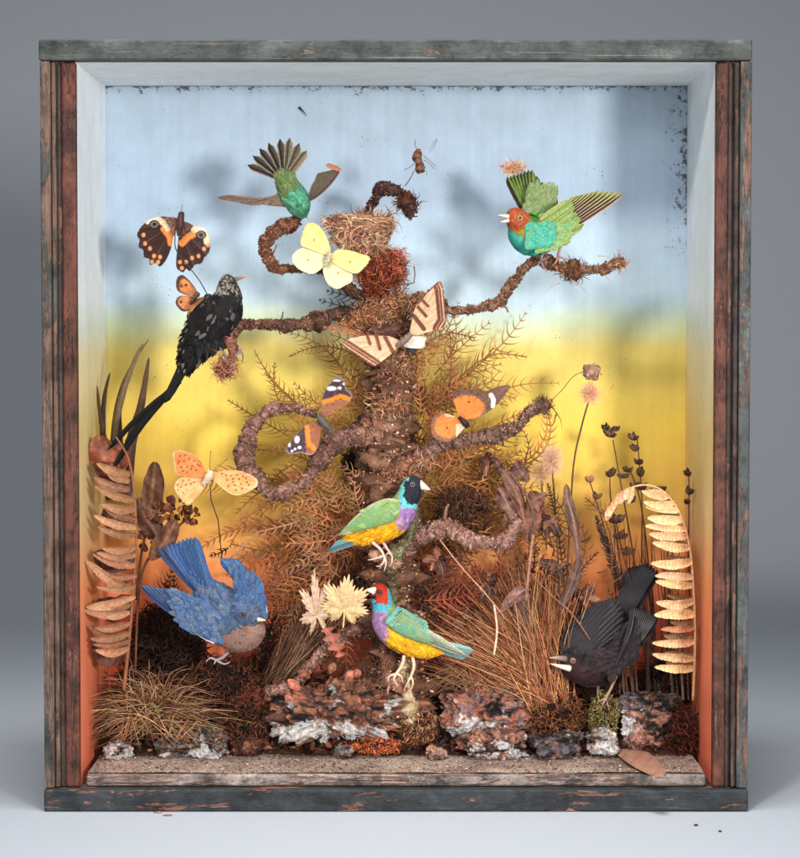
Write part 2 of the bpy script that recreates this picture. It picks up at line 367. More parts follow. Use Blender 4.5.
for j in range(160):
    D = 12.5+j*1.235; row = []; c1 = []
    for i in range(260):
        x = X(84)+(X(708)-X(84))*i/259.0
        row.append((x, D/1000., ground_z(x, D))); c1.append((.1, .06, .04) )
    rows.append(row); cc.append(c1)
mb.grid(rows, cc); 
sand = mb.build('sandy_floor', sandmat()); tag(sand, kind='structure')
mb = MB()   # bank of earth and litter: a second skin over the rear part
rows = []; cc = []
for j in range(130):
    D = 82+j*.985; row = []; c1 = []
    for i in range(330):
        x = X(84)+(X(708)-X(84))*i/329.0
        q = fbm((x, D/1000., 5), 160)*.5; e = min(1, (D-82)/14.)
        row.append((x, D/1000., ground_z(x, D)-.003+.005*e*(1+q))); c1.append(C(mixc((34, 22, 16), (84, 54, 38), .5+.8*q)))
    rows.append(row); cc.append(c1)
mb.grid(rows, cc); soil = mb.build('earth_bank', 'soil'); tag(soil, kind='structure')
mb = MB()
for _ in range(5200):   # loose grains and crumbs
    D = 10+R.random()*88; x = R.uniform(X(86), X(706)); s_ = R.uniform(.0003, .0011)*(1.5 if R.random() < .04 else 1); z = ground_z(x, D)+s_*.3; cc = C(jit(R.choice([(140, 112, 94), (90, 70, 58), (190, 166, 146), (70, 50, 42), (150, 100, 76)]), .2))
    ps = [Vector((x+R.gauss(0, s_), D/1000.+R.gauss(0, s_), z+R.uniform(-.3, .8)*s_)) for _ in range(4)]; ii = [mb.vert(p, cc) for p in ps]; mb.f += [(ii[0], ii[1], ii[2]), (ii[0], ii[2], ii[3]), (ii[0], ii[3], ii[1]), (ii[1], ii[3], ii[2])]
tag(mb.build('loose_grains', 'soil', smooth=False), 'loose sand grains and crumbs scattered over the front ledge', 'grains', None, 'stuff')
# ---------------------------------------------------------------- studio sweep
def paper():
    m, nt, b = newmat('backdrop_paper'); L = nt.links
    geo = N(nt, 'ShaderNodeNewGeometry'); n = N(nt, 'ShaderNodeTexNoise'); n.inputs['Scale'].default_value = 400; L.new(geo.outputs['Position'], n.inputs['Vector'])
    r = ramp(nt, [(.3, (.41, .435, .465)), (.7, (.44, .465, .495))]); L.new(n.outputs['Fac'], r.inputs[0]); L.new(r.outputs[0], b.inputs['Base Color'])
    b.inputs['Roughness'].default_value = .7; b.inputs['Specular IOR Level'].default_value = .3
    return m
mb = MB(); prof = [(y, 0) for y in (-2.5, -1.5, -.8, -.3, 0, .3, .6, .9)]
YB, RAD = 1.1, .9
for k in range(1, 15):
    a = math.pi/2*k/14; prof.append((YB+RAD*math.sin(a)-.2*0, RAD*(1-math.cos(a))))
prof += [(YB+RAD+.1*k, RAD+.35*k) for k in range(1, 6)]
mb.grid([[(x*.5, y, z) for x in range(-6, 7)] for y, z in prof], [[(.5, .5, .5)]*13 for _ in prof])
tag(mb.build('studio_backdrop', paper(), origin=(0, 0, 0)), kind='structure')
# ---------------------------------------------------------------- camera, lights
cam = bpy.data.objects.new('camera', bpy.data.cameras.new('camera')); col.objects.link(cam); bpy.context.scene.camera = cam
cam.location = (0, -CAMD, HCAM); cam.rotation_euler = (math.pi/2-PITCH, 0, 0)
cam.data.sensor_fit = 'VERTICAL'; cam.data.sensor_height = 36; cam.data.lens = 36*F/858; cam.data.clip_end = 50; cam.data.clip_start = .05
def area(name, loc, target, size, power, colr, spread=180):
    l = bpy.data.lights.new(name, 'AREA'); l.shape = 'DISK'; l.size = size; l.energy = power; l.color = colr; l.spread = math.radians(spread)
    o = bpy.data.objects.new(name, l); col.objects.link(o); o.location = loc
    o.rotation_euler = (Vector(target)-Vector(loc)).to_track_quat('-Z', 'Y').to_euler(); return o
area('key_lamp', (1.15, -2.45, .62), (0, .1, .33), .36, 6.8, (1, .985, .96), 60)
area('high_lamp', (-.80, -2.25, 1.95), (0, .1, .33), .34, 5.2, (1, .985, .96), 60)
area('added_fill', (.15, -3.4, .9), (0, .1, .3), 1.6, 5.0, (.97, .985, 1), 60)  # added frontal light to lift the case interior, not a known source
area('added_overhead_fill', (0, -.35, 2.3), (0, -.25, 0), .7, 8.5, (.94, .97, 1), 70)  # added from above to brighten the floor sweep; no such source is seen
w = bpy.data.worlds.new('World'); bpy.context.scene.world = w; w.use_nodes = True
w.node_tree.nodes['Background'].inputs[0].default_value = (.80, .87, 1, 1); w.node_tree.nodes['Background'].inputs[1].default_value = .16
vs_ = bpy.context.scene.view_settings; vs_.view_transform = 'Standard'; vs_.look = 'None'; vs_.exposure = 0; vs_.gamma = 1
# ================================================================ TREE
def Pl(lst, n=None):
    q = cr(lst, n) if n else lst
    return [P(a[0], a[1], a[2]) for a in q], [a[3]*U(a[2]) for a in q]
BK1 = (122, 84, 62); BK2 = (70, 44, 34); BKP = (138, 100, 96)
def barkcol(a, b_, s=160):
    def f(p, t, d):
        q = .5+.9*fbm(p, s, 9)+.5*fbm(p, 38, 2); return mixc(a, b_, q)
    return f
tree = thing('mossy_tree', 'gnarled brown moss-covered tree with curled branches in the middle of the case', 'tree', P(390, 700, 110))
def crumbs(mb, pts, rad, n, cols, size=(.0006, .0016), k=1.0, out=.6):
    "little bark and moss flakes stuck over a limb"
    for _ in range(n):
        i = R.randrange(len(pts)-1); f = R.random(); c = Vector(pts[i]).lerp(Vector(pts[i+1]), f); r = rad[i]*(1-f)+rad[i+1]*f
        t = (Vector(pts[i+1])-Vector(pts[i])).normalized()
        d = Vector((R.gauss(0, 1), R.gauss(0, 1)-.3, R.gauss(0, 1))); d = (d-t*d.dot(t)).normalized()
        p = c+d*r*R.uniform(.9, 1.12); s_ = R.uniform(*size)
        e1 = (Vector((R.gauss(0, 1), R.gauss(0, 1), R.gauss(0, 1)))).normalized(); e2 = d.cross(e1).normalized()
        cc = C(jit(R.choice(cols), .25), k); q = p+d*s_*out
        a = mb.vert(p-e1*s_, cc); b = mb.vert(q+e2*s_*.7, cc); c_ = mb.vert(q+e1*s_*.8+d*s_*.5, cc); d_ = mb.vert(p-e2*s_*.6, cc)
        mb.f.append((a, b, c_, d_))
def limb(name, lst, parent, ca, cb, n=60, seg=16, rough=.45, rs=170, flakes=500, fc=None, fsize=(.0005, .0014), k=1.0):
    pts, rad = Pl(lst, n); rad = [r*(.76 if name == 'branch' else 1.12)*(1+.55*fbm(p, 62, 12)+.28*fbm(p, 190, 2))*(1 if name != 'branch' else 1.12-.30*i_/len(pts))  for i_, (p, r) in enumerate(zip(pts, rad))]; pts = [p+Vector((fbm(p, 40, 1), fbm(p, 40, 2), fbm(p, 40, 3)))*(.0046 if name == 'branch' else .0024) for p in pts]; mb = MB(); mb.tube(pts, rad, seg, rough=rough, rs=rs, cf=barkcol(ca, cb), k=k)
    for _ in range(int(n*1.1)):      # peeling strips of bark wound round the limb
        i = R.randrange(1, len(pts)-2); tt = (pts[i+1]-pts[i-1]).normalized(); e1 = tt.cross(Vector((0, 1, 0)))
        if e1.length < .1: e1 = Vector((1, 0, 0))
        e1.normalize(); e2 = tt.cross(e1); a0 = R.uniform(0, 6.28); r0 = rad[i]; sl = R.uniform(-1, 1)*r0; sp_ = []; da = R.uniform(.8, 2.4)
        for g in range(7):
            an = a0+da*g/6; sp_.append(pts[i]+(e1*math.cos(an)+e2*math.sin(an))*r0*(1.03+.22*(g/6)**3*R.random())+tt*sl*g/6)
        mb.ribbon(sp_, min(.0034, r0*R.uniform(.15, .5)), jit(mixc(ca, cb, R.random()*1.1), .2), k=k, taper=False, side=tt)
    if name == 'branch':
        for _ in range(3):            # broken side twigs
            i = R.randrange(len(pts)//4, len(pts)-2); dv = Vector((R.gauss(0, 1), R.gauss(-.2, .6), R.gauss(.2, 1))).normalized(); L_2 = rad[i]*R.uniform(1.6, 3.2)
            mb.tube([pts[i]+dv*L_2*g/4+Vector((0, 0, .0006*g*g*R.uniform(-1, 1)*.3)) for g in range(5)], [rad[i]*.32*(1-.15*g) for g in range(5)], 7, ca, rough=.5, rs=300, cf=barkcol(ca, cb), k=k)
    crumbs(mb, pts, rad, flakes, fc or [ca, cb, mixc(ca, (190, 146, 114), .35)], fsize, k)
    return mb.build(name, 'bark', parent)
MOSSC = [(196, 150, 112), (206, 164, 130), (150, 104, 68), (112, 70, 46), (176, 132, 96), (84, 50, 34), (130, 96, 80)]
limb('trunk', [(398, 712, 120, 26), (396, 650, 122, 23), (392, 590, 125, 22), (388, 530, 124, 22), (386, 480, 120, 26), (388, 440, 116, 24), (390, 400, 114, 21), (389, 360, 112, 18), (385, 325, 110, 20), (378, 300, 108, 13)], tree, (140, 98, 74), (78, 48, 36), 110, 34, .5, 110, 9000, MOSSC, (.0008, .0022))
B = [
 [(392, 330, 110, 13), (360, 318, 100, 14), (330, 316, 88, 9), (300, 324, 76, 8), (270, 326, 64, 6.5), (244, 327, 52, 6), (234, 336, 44, 6)],
 [(388, 322, 110, 12), (420, 300, 104, 10), (450, 308, 98, 5.5), (488, 306, 90, 6), (506, 290, 84, 6.5), (522, 270, 78, 6), (538, 258, 74, 6), (556, 264, 70, 7), (578, 272, 66, 6.5), (604, 268, 60, 6), (621, 262, 56, 6.5)],
 [(376, 300, 108, 8), (350, 290, 100, 7), (322, 270, 90, 6), (300, 272, 82, 6.5), (278, 270, 76, 7), (267, 256, 74, 6.5), (268, 240, 76, 7.5), (278, 228, 78, 11), (290, 222, 80, 12), (300, 214, 82, 9)],
 [(378, 305, 112, 12), (378, 270, 114, 10), (366, 235, 116, 7), (368, 212, 112, 6), (376, 196, 108, 6), (382, 186, 104, 6.5), (392, 192, 100, 8), (404, 196, 96, 9), (410, 206, 93, 8.5), (415, 214, 90, 5)],
 [(388, 425, 112, 18), (362, 434, 96, 14), (338, 442, 84, 11), (318, 462, 76, 10), (298, 486, 72, 9), (276, 494, 72, 9), (254, 480, 74, 9.5), (243, 456, 76, 9.5), (248, 432, 78, 9), (266, 414, 80, 8.5), (288, 407, 82, 8), (306, 409, 84, 6.5), (318, 414, 86, 5)],
 [(390, 470, 112, 20), (420, 458, 100, 12), (450, 442, 90, 9), (480, 438, 84, 8), (508, 432, 78, 7.5), (528, 420, 74, 7), (540, 407, 72, 7.5), (549, 402, 70, 5)],
 [(396, 560, 122, 14), (420, 534, 100, 9), (445, 530, 88, 9), (470, 540, 80, 9.5), (495, 544, 76, 9), (512, 536, 74, 8), (520, 518, 76, 6)],
 [(385, 615, 122, 10), (362, 628, 108, 7), (338, 640, 98, 7), (318, 656, 90, 6), (298, 676, 84, 6), (270, 694, 82, 5)],
]
bc = [((112, 76, 58), (66, 40, 30)), ((150, 112, 88), (92, 58, 42)), ((134, 88, 64), (84, 48, 34)), ((78, 48, 38), (44, 26, 22)), ((150, 110, 96), (92, 60, 48)), ((150, 114, 98), (88, 58, 46)), ((172, 128, 114), (112, 76, 64)), ((154, 112, 98), (90, 60, 48))]
brs = []
for i, (lst, (ca, cb)) in enumerate(zip(B, bc)):
    L_ = len(lst)
    brs.append(limb('branch', lst, tree, ca, cb, 26*L_//1 if L_ < 9 else 24*L_, 18, .42, 210, 320*L_))
# fork with lichen that the upper finch clutches, and pale stubs
brs.append(limb('branch', [(398, 640, 112, 6), (394, 600, 104, 5.5), (392, 575, 92, 6), (396, 556, 84, 8), (402, 545, 82, 8), (409, 530, 84, 6), (414, 512, 88, 5), (418, 498, 92, 4)], tree, (138, 134, 92), (84, 70, 52), 70, 14, .4, 230, 900, [(150, 150, 110), (110, 110, 80), (120, 80, 60)]))
brs.append(limb('branch', [(400, 560, 86, 7), (388, 562, 76, 7), (379, 558, 66, 7), (373, 556, 58, 7.5)], tree, (196, 156, 116), (128, 88, 66), 26, 14, .35, 250, 260, [(214, 180, 140), (150, 110, 80)]))
DOFF[0] = 28
brs.append(limb('branch', [(410, 725, 66, 8), (409, 700, 62, 8), (407, 676, 60, 7.5), (408, 656, 62, 6)], tree, (204, 184, 146), (140, 116, 84), 36, 14, .35, 200, 240, [(214, 190, 150), (160, 130, 96)]))
brs.append(limb('branch', [(408, 690, 60, 5), (398, 684, 56, 5), (390, 680, 52, 6), (386, 676, 50, 5)], tree, (190, 140, 116), (120, 76, 62), 20, 12, .45, 300, 160, [(200, 150, 120), (130, 90, 70)]))
DOFF[0] = 0
# twiggy knots at branch ends
def tangle(mb, c, r, n, cols, length=.010, w=.0005, curl=1.0, k=1.0, sq=(1, 1, 1), up=0, inner=.2):
    c = Vector(c)
    for _ in range(n):
        d = Vector((R.gauss(0, 1), R.gauss(0, 1), R.gauss(0, 1))).normalized()
        p = c+Vector((d.x*sq[0], d.y*sq[1], d.z*sq[2]))*r*R.uniform(inner, 1)
        v = (d+Vector((R.gauss(0, 1), R.gauss(0, 1), R.gauss(0, 1)+up))*.9).normalized(); pts = [p.copy()]
        ax = Vector((R.gauss(0, 1), R.gauss(0, 1), R.gauss(0, 1))).normalized(); L = length*R.uniform(.4, 1.2)
        for s in range(5):
            v = (v+ax.cross(v)*.45*curl).normalized(); p = p+v*L/5; pts.append(p.copy())
        mb.ribbon(pts, w*R.uniform(.7, 1.6), jit(R.choice(cols), .25), k=k)
def knot(c, r, n, cols, **kw):
    mb = MB(); p = P(*c)
    mb.ball(p, r*.72*U(c[2]), cols[-1], 10, .6, rough=.5, rs=260); tangle(mb, p, r*U(c[2]), n, cols, **kw); return mb
DK = [(70, 42, 32), (48, 28, 22), (104, 64, 46)]
knot((225, 368, 44), 11, 320, [(160, 96, 72), (190, 126, 100), (110, 60, 44)], length=.012, w=.0007).build('twig_knot', 'moss', tree)
limb('branch', [(234, 336, 44, 6), (236, 350, 40, 5), (230, 362, 42, 5), (224, 368, 44, 6)], tree, (150, 92, 74), (96, 56, 44), 20, 12, .4, 260, 200)
knot((407, 202, 94), 12, 260, DK, length=.008, w=.0008, sq=(1.1, .8, .9)).build('twig_knot', 'moss', tree)
knot((573, 270, 66), 12, 300, [(96, 60, 44), (60, 36, 28), (134, 92, 66)], length=.010, w=.0007, sq=(1.4, .9, .8)).build('twig_knot', 'moss', tree)
knot((620, 263, 56), 7, 110, [(180, 132, 104), (140, 92, 70)], length=.008, w=.0006).build('twig_knot', 'moss', tree)
knot((543, 406, 71), 10, 230, [(84, 58, 48), (52, 34, 30), (120, 86, 66)], length=.007, w=.0007).build('twig_knot', 'moss', tree)
mb = MB(); mb.ribbon([P(550, 404, 68), P(557, 414, 66), P(553, 424, 64)], .0012, (80, 50, 34), taper=True); mb.ribbon([P(556, 412, 66), P(561, 420, 64), P(562, 430, 62)], .001, (80, 50, 34)); mb.ribbon([P(556, 414, 66), P(552, 428, 64)], .0009, (80, 50, 34)); mb.build('twig', 'moss', tree)
mb = MB()
for a, b_ in (((598, 256, 56), (616, 261, 56)), ((604, 275, 55), (612, 286, 50)), ((560, 283, 60), (545, 293, 58)), ((575, 284, 60), (590, 296, 60))):
    mb = MB(); mb.ribbon([P(*a), P((a[0]+b_[0])/2, (a[1]+b_[1])/2-2, a[2]), P(*b_)], .0009, (170, 130, 104)); mb.build('twig', 'moss', tree)
# rootlets in the fork: dense brown fibre mat round the trunk
mb = MB()
for (x, y, D, r, n) in ((382, 312, 100, 22, 500), (352, 322, 92, 15, 300), (412, 306, 98, 14, 260), (392, 352, 96, 18, 300), (395, 372, 96, 16, 260), (400, 470, 98, 22, 600), (372, 430, 94, 15, 300), (388, 405, 94, 18, 300), (424, 462, 92, 12, 200), (368, 312, 92, 18, 500), (396, 300, 98, 14, 300)):
    tangle(mb, P(x, y, D), r*U(D), n, [(170, 122, 86), (128, 80, 54), (196, 150, 112), (140, 76, 50)], length=.009, w=.0007, sq=(1.1, .6, .7))
mb.build('moss', 'moss', tree)

# nest, red-brown root ball
nest = thing('bird_nest', 'small woven cup nest of pale brown straw wedged in the upper fork of the tree', 'nest', P(360, 254, 100))
mb = MB(); c0 = P(360, 232, 98); u_ = U(98)
prof = [(.25, -20), (.6, -17), (.85, -9), (1.0, 2), (1.03, 10), (.92, 13), (.78, 8), (.6, -4), (.3, -10), (.05, -11)]
rows = []; cc = []
for (rr, zz) in cr(prof, 34):
    row = []; c1 = []
    for j in range(48):
        a = 2*math.pi*j/48; d = Vector((math.cos(a)*31*rr, math.sin(a)*24*rr, zz+3*math.cos(a+2)))*u_
        p = c0+d; q = fbm(p, 260, 2)*.0018; p = p+Vector((math.cos(a), math.sin(a), 0))*q
        row.append(p); c1.append(C(mixc((92, 58, 42), (190, 140, 108), .45+300*q)))
    rows.append(row); cc.append(c1)
mb.grid(rows, cc, True); mb.build('cup', 'bark', nest)
mb = MB()
for (x, y, D, r, n) in ((336, 224, 88, 9, 160), (384, 221, 92, 9, 160), (366, 218, 112, 8, 120), (345, 240, 80, 10, 160), (372, 246, 84, 12, 160), (356, 232, 76, 12, 140)): tangle(mb, P(x, y, D), r*U(D), n, [(196, 150, 116), (158, 108, 80), (120, 76, 54), (222, 190, 154), (176, 112, 80)], length=.014, w=.0009, sq=(1.4, .6, .6))
for _ in range(1700):
    a = R.uniform(0, 6.283); rr, zz = cr(prof, 34)[R.randrange(0, 24)]; L = R.uniform(.15, .5)
    pts = []; dz = R.uniform(-4, 4)
    for s in range(6):
        a2 = a+L*s/5; k_ = 1.03+R.uniform(-.01, .06)
        pts.append(c0+Vector((math.cos(a2)*31*rr*k_, math.sin(a2)*24*rr*k_, zz+3*math.cos(a2+2)+dz*s/5))*u_)
    mb.ribbon(pts, R.uniform(.0005, .0011), jit(R.choice([(196, 150, 116), (158, 108, 80), (120, 76, 54), (218, 186, 150), (170, 120, 90)]), .2), side=Vector((0, -.3, 1)))
mb.build('straw', 'straw', nest)
mb = MB(); p0 = P(380, 270, 96); mb.ball(p0, 18*U(96), (92, 42, 28), 12, .6, rough=.4, rs=200)
tangle(mb, p0, 25*U(96), 2300, [(150, 74, 48), (112, 50, 32), (176, 98, 66), (84, 38, 26)], length=.012, w=.0006, curl=1.6, sq=(1.05, .9, 1.0), inner=.6)
tangle(mb, P(398, 258, 92), 10*U(92), 160, [(160, 84, 60), (180, 110, 90)], length=.014, w=.0005, curl=1.8)
tag(mb.build('moss_ball', 'moss'), 'fuzzy red-brown ball of curly rootlets just below the nest', 'moss')
mb = MB(); mb.tube([P(398, 285, 90), P(408, 284, 88), (P(414, 283, 88)), P(415, 274, 88), P(414, 266, 88)], .0006, 5, (120, 80, 70)); mb.build('tendril', 'moss', tree)
# ================================================================ BIRDS
def V3(a): return P(a[0], a[1], a[2])
def loft_body(name, spine, parent, colf, n=70, seg=36, flip=1, feathers=1500, fl=(5, 9), fw=.5, fcol=None, mat='plume', headu=.75, lift=.18, rag=.0, k=1.0, tailu=0.0):
    "one continuous body from tail to head with small contour feathers laid over it; spine = (x, y, D, r_image, r_depth)"
    q = cr(spine, n); pts = [P(a[0], a[1], a[2]) for a in q]
    ra = [max(.3, a[3])*U(a[2]) for a in q]; rb = [max(.3, a[4])*U(a[2]) for a in q]
    fr = []
    for i in range(n):
        t = (pts[min(i+1, n-1)]-pts[max(i-1, 0)]).normalized(); n1 = t.cross(Vector((0, 1, 0)))*flip
        if n1.length < .2: n1 = Vector((0, 0, 1))
        n1.normalize(); n2 = t.cross(n1).normalized()
        if n2.y > 0: n2 = -n2
        fr.append((t, n1, n2))
    def at(u, a):
        x = u*(n-1); i = min(int(x), n-2); f = x-i; t, n1, n2 = fr[i]
        t2, m1, m2 = fr[i+1]; n1 = n1.lerp(m1, f); n2 = n2.lerp(m2, f)
        r1 = ra[i]*(1-f)+ra[i+1]*f; r2 = rb[i]*(1-f)+rb[i+1]*f
        c = pts[i].lerp(pts[i+1], f); d = n1*math.cos(a)*r1+n2*math.sin(a)*r2
        nn = (n1*math.cos(a)/r1+n2*math.sin(a)/r2).normalized()
        return c+d, nn, t
    mb = MB(); rows = []; cols = []
    for i in range(n):
        row = []; cc = []
        for j in range(seg):
            a = 2*math.pi*j/seg; u = i/(n-1); p, nn, t = at(u, a)
            p = p+nn*fbm(p, 150, 4)*.0007
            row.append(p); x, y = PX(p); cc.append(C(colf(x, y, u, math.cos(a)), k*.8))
        rows.append(row); cols.append(cc)
    b = mb.grid(rows, cols, True)
    for i, e in ((0, 0), (n-1, 1)):
        ci = mb.vert(pts[i], cols[i][0])
        for j in range(seg):
            a_, b_ = b+i*seg+j, b+i*seg+(j+1) % seg; mb.f.append((ci, b_, a_) if e == 0 else (ci, a_, b_))
    body = mb.build(name, mat, parent)
    mb = MB(); D0 = spine[len(spine)//2][2]
    for _ in range(feathers):
        u = R.random()**.9*(1-tailu)+tailu; a = R.uniform(0, 6.283)
        p, nn, t = at(u, a); hd = max(0, min(1, (u-headu)/.1))
        L = (R.uniform(*fl)*(1-hd*.62))*U(D0); w = L*fw*(1+hd*.2)
        back = -t; sd = nn.cross(t).normalized()
        dirv = (back*math.cos(lift)+nn*math.sin(lift)*(.5+R.random())+sd*R.gauss(0, .12+rag)+nn*R.random()*rag*.6).normalized()
        x, y = PX(p); base = jit(colf(x, y, u, math.cos(a)), .13)
        s2 = dirv.cross(nn).normalized(); base_p = p-nn*.0002
        pr = (.5, .95, 1.0, .72, .12); rows = []; cols = []
        for s in range(5):
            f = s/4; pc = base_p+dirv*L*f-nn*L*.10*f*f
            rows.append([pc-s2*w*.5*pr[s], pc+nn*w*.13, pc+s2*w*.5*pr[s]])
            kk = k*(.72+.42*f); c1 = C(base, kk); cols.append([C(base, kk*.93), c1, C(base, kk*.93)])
        mb.grid(rows, cols)
    if feathers: mb.build('contour_feathers', mat, parent)
    return body
def quills(mb, specs, width, c_in, c_out, edge=None, n=12, cup=.12, shaft=None, stack=.00035, k=1.0, round_=.5, bend=0, nrm=None, tipc=None, tipt=.8):
    "long flight or tail feathers. specs: list of (base, tip) in (x, y, D), each overlaps the next"
    for i, (a, b_) in enumerate(specs):
        pa, pb = V3(a), V3(b_); w = (width[i] if isinstance(width, (list, tuple)) else width)*U(a[2])
        d = (pb-pa); nn = (nrm or Vector((0, -1, 0))).normalized(); sd = d.cross(nn).normalized(); off = nn*stack*i
        rows = []; cols = []; bow = sd*d.length*(bend[i] if isinstance(bend, (list, tuple)) else bend); sw = R.uniform(-.5, .5)
        ci = jit(c_in[i] if isinstance(c_in, list) else c_in, .1); co = jit(c_out[i] if isinstance(c_out, list) else c_out, .1)
        for s in range(n):
            f = s/(n-1); pc = pa.lerp(pb, f)+off+bow*math.sin(math.pi*f)
            e = 1-f; pw = min(1, .45+f*2.2)*(min(1, (max(e, .0)*7)**round_)); pw = max(pw, .08)
            if 0 < s < n-1: pw *= 1+R.uniform(-.05, .05)
            W = w*.5*pw; row = []; cc = []
            for q, (xx, hh) in enumerate(((-1, -.15), (-.55, .55), (-.08, 1), (0, 1.25), (.08, 1), (.55, .55), (1, -.15))):
                row.append(pc+sd*W*xx+nn*w*cup*hh)
                base = ci if xx < 0 else co
                if abs(xx) == 1 and edge: base = edge
                if tipc and f > tipt: base = mixc(base, tipc, min(1, (f-tipt)/.1))
                if xx == 0: base = shaft or mixc(base, (240, 225, 200), .3)
                kk = k*(1+R.uniform(-.10, .10)); cc.append(C(base, kk))
            rows.append(row); cols.append(cc)
        mb.grid(rows, cols)
def beak(pa, pb, r, c, parent, c2=None, D2=None, name='beak', flat=.8, droop=0):
    mb = MB(); A, Bp = V3(pa), V3(pb); n = 10; pts = []; rad = []
    for i in range(n):
        f = i/(n-1); p = A.lerp(Bp, f); p.z -= droop*f*f*U(pa[2]); pts.append(p); rad.append(r*U(pa[2])*((1-f)**.75*.97+.03))
    mb.tube(pts, rad, 12, c, cf=(lambda p, t, d: mixc(c, c2, t) if c2 else c)); return mb.build(name, 'horn', parent)
def eye(c, r, parent, iris=(30, 20, 14), ring=None):
    e = MB(); p = V3(c); e.ball(p, r*U(c[2]), iris, 10, cf=lambda p_, d: (8, 6, 6) if d.y < -.72 else iris)
    o = e.build('eye', 'eye', parent)
    if ring:
        g = MB(); pts = [p+Vector((math.cos(a), -.35, math.sin(a)))*r*1.12*U(c[2]) for a in [2*math.pi*i/16 for i in range(17)]]
        g.tube(pts, r*.24*U(c[2]), 6, ring, cap=False); g.build('eye_ring', 'horn', o)
    return o
def foot(leg, toes, r, c, parent, k=1.0):
    mb = MB(); q = cr(leg, 12); mb.tube([P(*a) for a in q], [r*U(50)*(1.15-.3*i/11) for i in range(12)], 8, c, rough=.25, rs=900, k=k)
    for t in toes:
        q = cr([leg[-1]]+t, 12); mb.tube([P(*a) for a in q], [r*U(50)*(.85-.55*i/11)*(1+.18*math.sin(i*2.4)) for i in range(12)], 7, c, k=k)
    return mb.build('leg', 'horn', parent)
def coverts(mb, A, B, dirp, rows, per, L, w, cols, k=1.0, dstep=.5, jitr=.25):
    "small overlapping feathers: rows laid from the far side inwards between the shoulder line A-B and the direction dirp (px)"
    for r in range(rows, -1, -1):
        f = r/float(rows)
        for i in range(per):
            g = (i+R.uniform(.1, .9))/per; bx = A[0]+(B[0]-A[0])*g+dirp[0]*f*(.92-.25*abs(g-.5)); by = A[1]+(B[1]-A[1])*g+dirp[1]*f*(.92-.25*abs(g-.5)); D = A[2]+(B[2]-A[2])*g+(dirp[2] if len(dirp) > 2 else 6)*f-(rows-r)*dstep*.12-1.2
            dl = math.hypot(dirp[0], dirp[1]); a = R.gauss(0, jitr); dx = (dirp[0]*math.cos(a)-dirp[1]*math.sin(a))/dl; dy = (dirp[0]*math.sin(a)+dirp[1]*math.cos(a))/dl; l = L*R.uniform(.75, 1.2)*(.8+.5*f)
            pa = P(bx-dx*l*.2, by-dy*l*.2, D+.6); pb = P(bx+dx*l, by+dy*l, D-R.uniform(.2, 1.0)); d = pb-pa; sd = d.cross(Vector((0, -1, 0))).normalized(); ww = w*U(D)*R.uniform(.8, 1.2); c = jit(mixc(R.choice(cols), cols[0], .45), .06); rr = []; cc = []
            for s, pr in enumerate((.5, .85, 1.0, .95, .66, .2)):
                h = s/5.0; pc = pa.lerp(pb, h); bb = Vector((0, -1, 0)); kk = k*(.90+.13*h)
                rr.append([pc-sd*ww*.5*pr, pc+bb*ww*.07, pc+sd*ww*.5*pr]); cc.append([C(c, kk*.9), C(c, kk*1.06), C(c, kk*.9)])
            mb.grid(rr, cc)
def NX(c, s=.1, o=0): return nz((c[0], c[1], 0), s, o)
# --- upper gouldian-type finch: black face
def finch_cols(headc, headf, cyanf, purplef, yellowf):
    def f(x, y, u, c):
        n = 2.6*NX((x, y), .22, 3)+1.6*NX((x, y), .7, 1)
        if headf(x+n*.6, y): return headc
        if cyanf(x+n, y): return (104, 200, 198)
        if purplef(x+n*1.5, y+n): return mixc((138, 92, 158), (186, 150, 190), .5+.9*NX((x, y), .3))
        if yellowf(x+n*1.2, y+n*1.5): return mixc((240, 178, 34), (226, 146, 22), .5+.7*NX((x, y), .2))
        return mixc((134, 160, 84), (122, 168, 132), .5+.8*NX((x, y), .12))
    return f
b1 = thing('perched_finch', 'green, purple and yellow finch with a black face, facing right on the lichened fork', 'bird', P(385, 548, 70), 'two small green, purple and yellow finches')
cf1 = finch_cols((40, 42, 52), lambda x, y: x > 404.5+max(0, (y-492))*.25 and y < 504 and x > 403 and not (y < 481 and x < 409), lambda x, y: (x > 400 and y < 508-(410-x)*.2) and y < 509, lambda x, y: x > 397 and y > 500 and y < 503+(x-388)*.0+ (x-394)*1.15+12 and y < 533-(412-x)*.25, lambda x, y: y > 512)
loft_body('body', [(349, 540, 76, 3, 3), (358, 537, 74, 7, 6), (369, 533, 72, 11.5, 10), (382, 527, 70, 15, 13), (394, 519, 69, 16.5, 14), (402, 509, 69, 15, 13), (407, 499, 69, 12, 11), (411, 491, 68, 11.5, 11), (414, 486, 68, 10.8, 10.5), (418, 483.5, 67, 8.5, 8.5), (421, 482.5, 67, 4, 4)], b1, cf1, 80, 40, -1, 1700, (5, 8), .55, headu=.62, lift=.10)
beak((419, 484.5, 66), (430.5, 490.5, 62), 5.2, (236, 206, 190), b1, (240, 176, 160), droop=-.5)
eye((412.5, 484.5, 57.6), 1.8, b1, (60, 40, 30), (120, 114, 110))
mb = MB()
loftw = [(398, 509, 58), (388, 512, 56), (372, 519, 58), (355, 528, 62), (341, 534, 66)]
q = cr([(400, 508, 60, 8, 3), (390, 510, 56, 12, 5), (376, 515, 57, 12, 5), (362, 522, 60, 9, 4), (348, 530, 64, 4.5, 2.5), (339, 535, 67, 1, 1)], 40)
pts = [P(a[0], a[1], a[2]) for a in q]
rows = []; cols = []
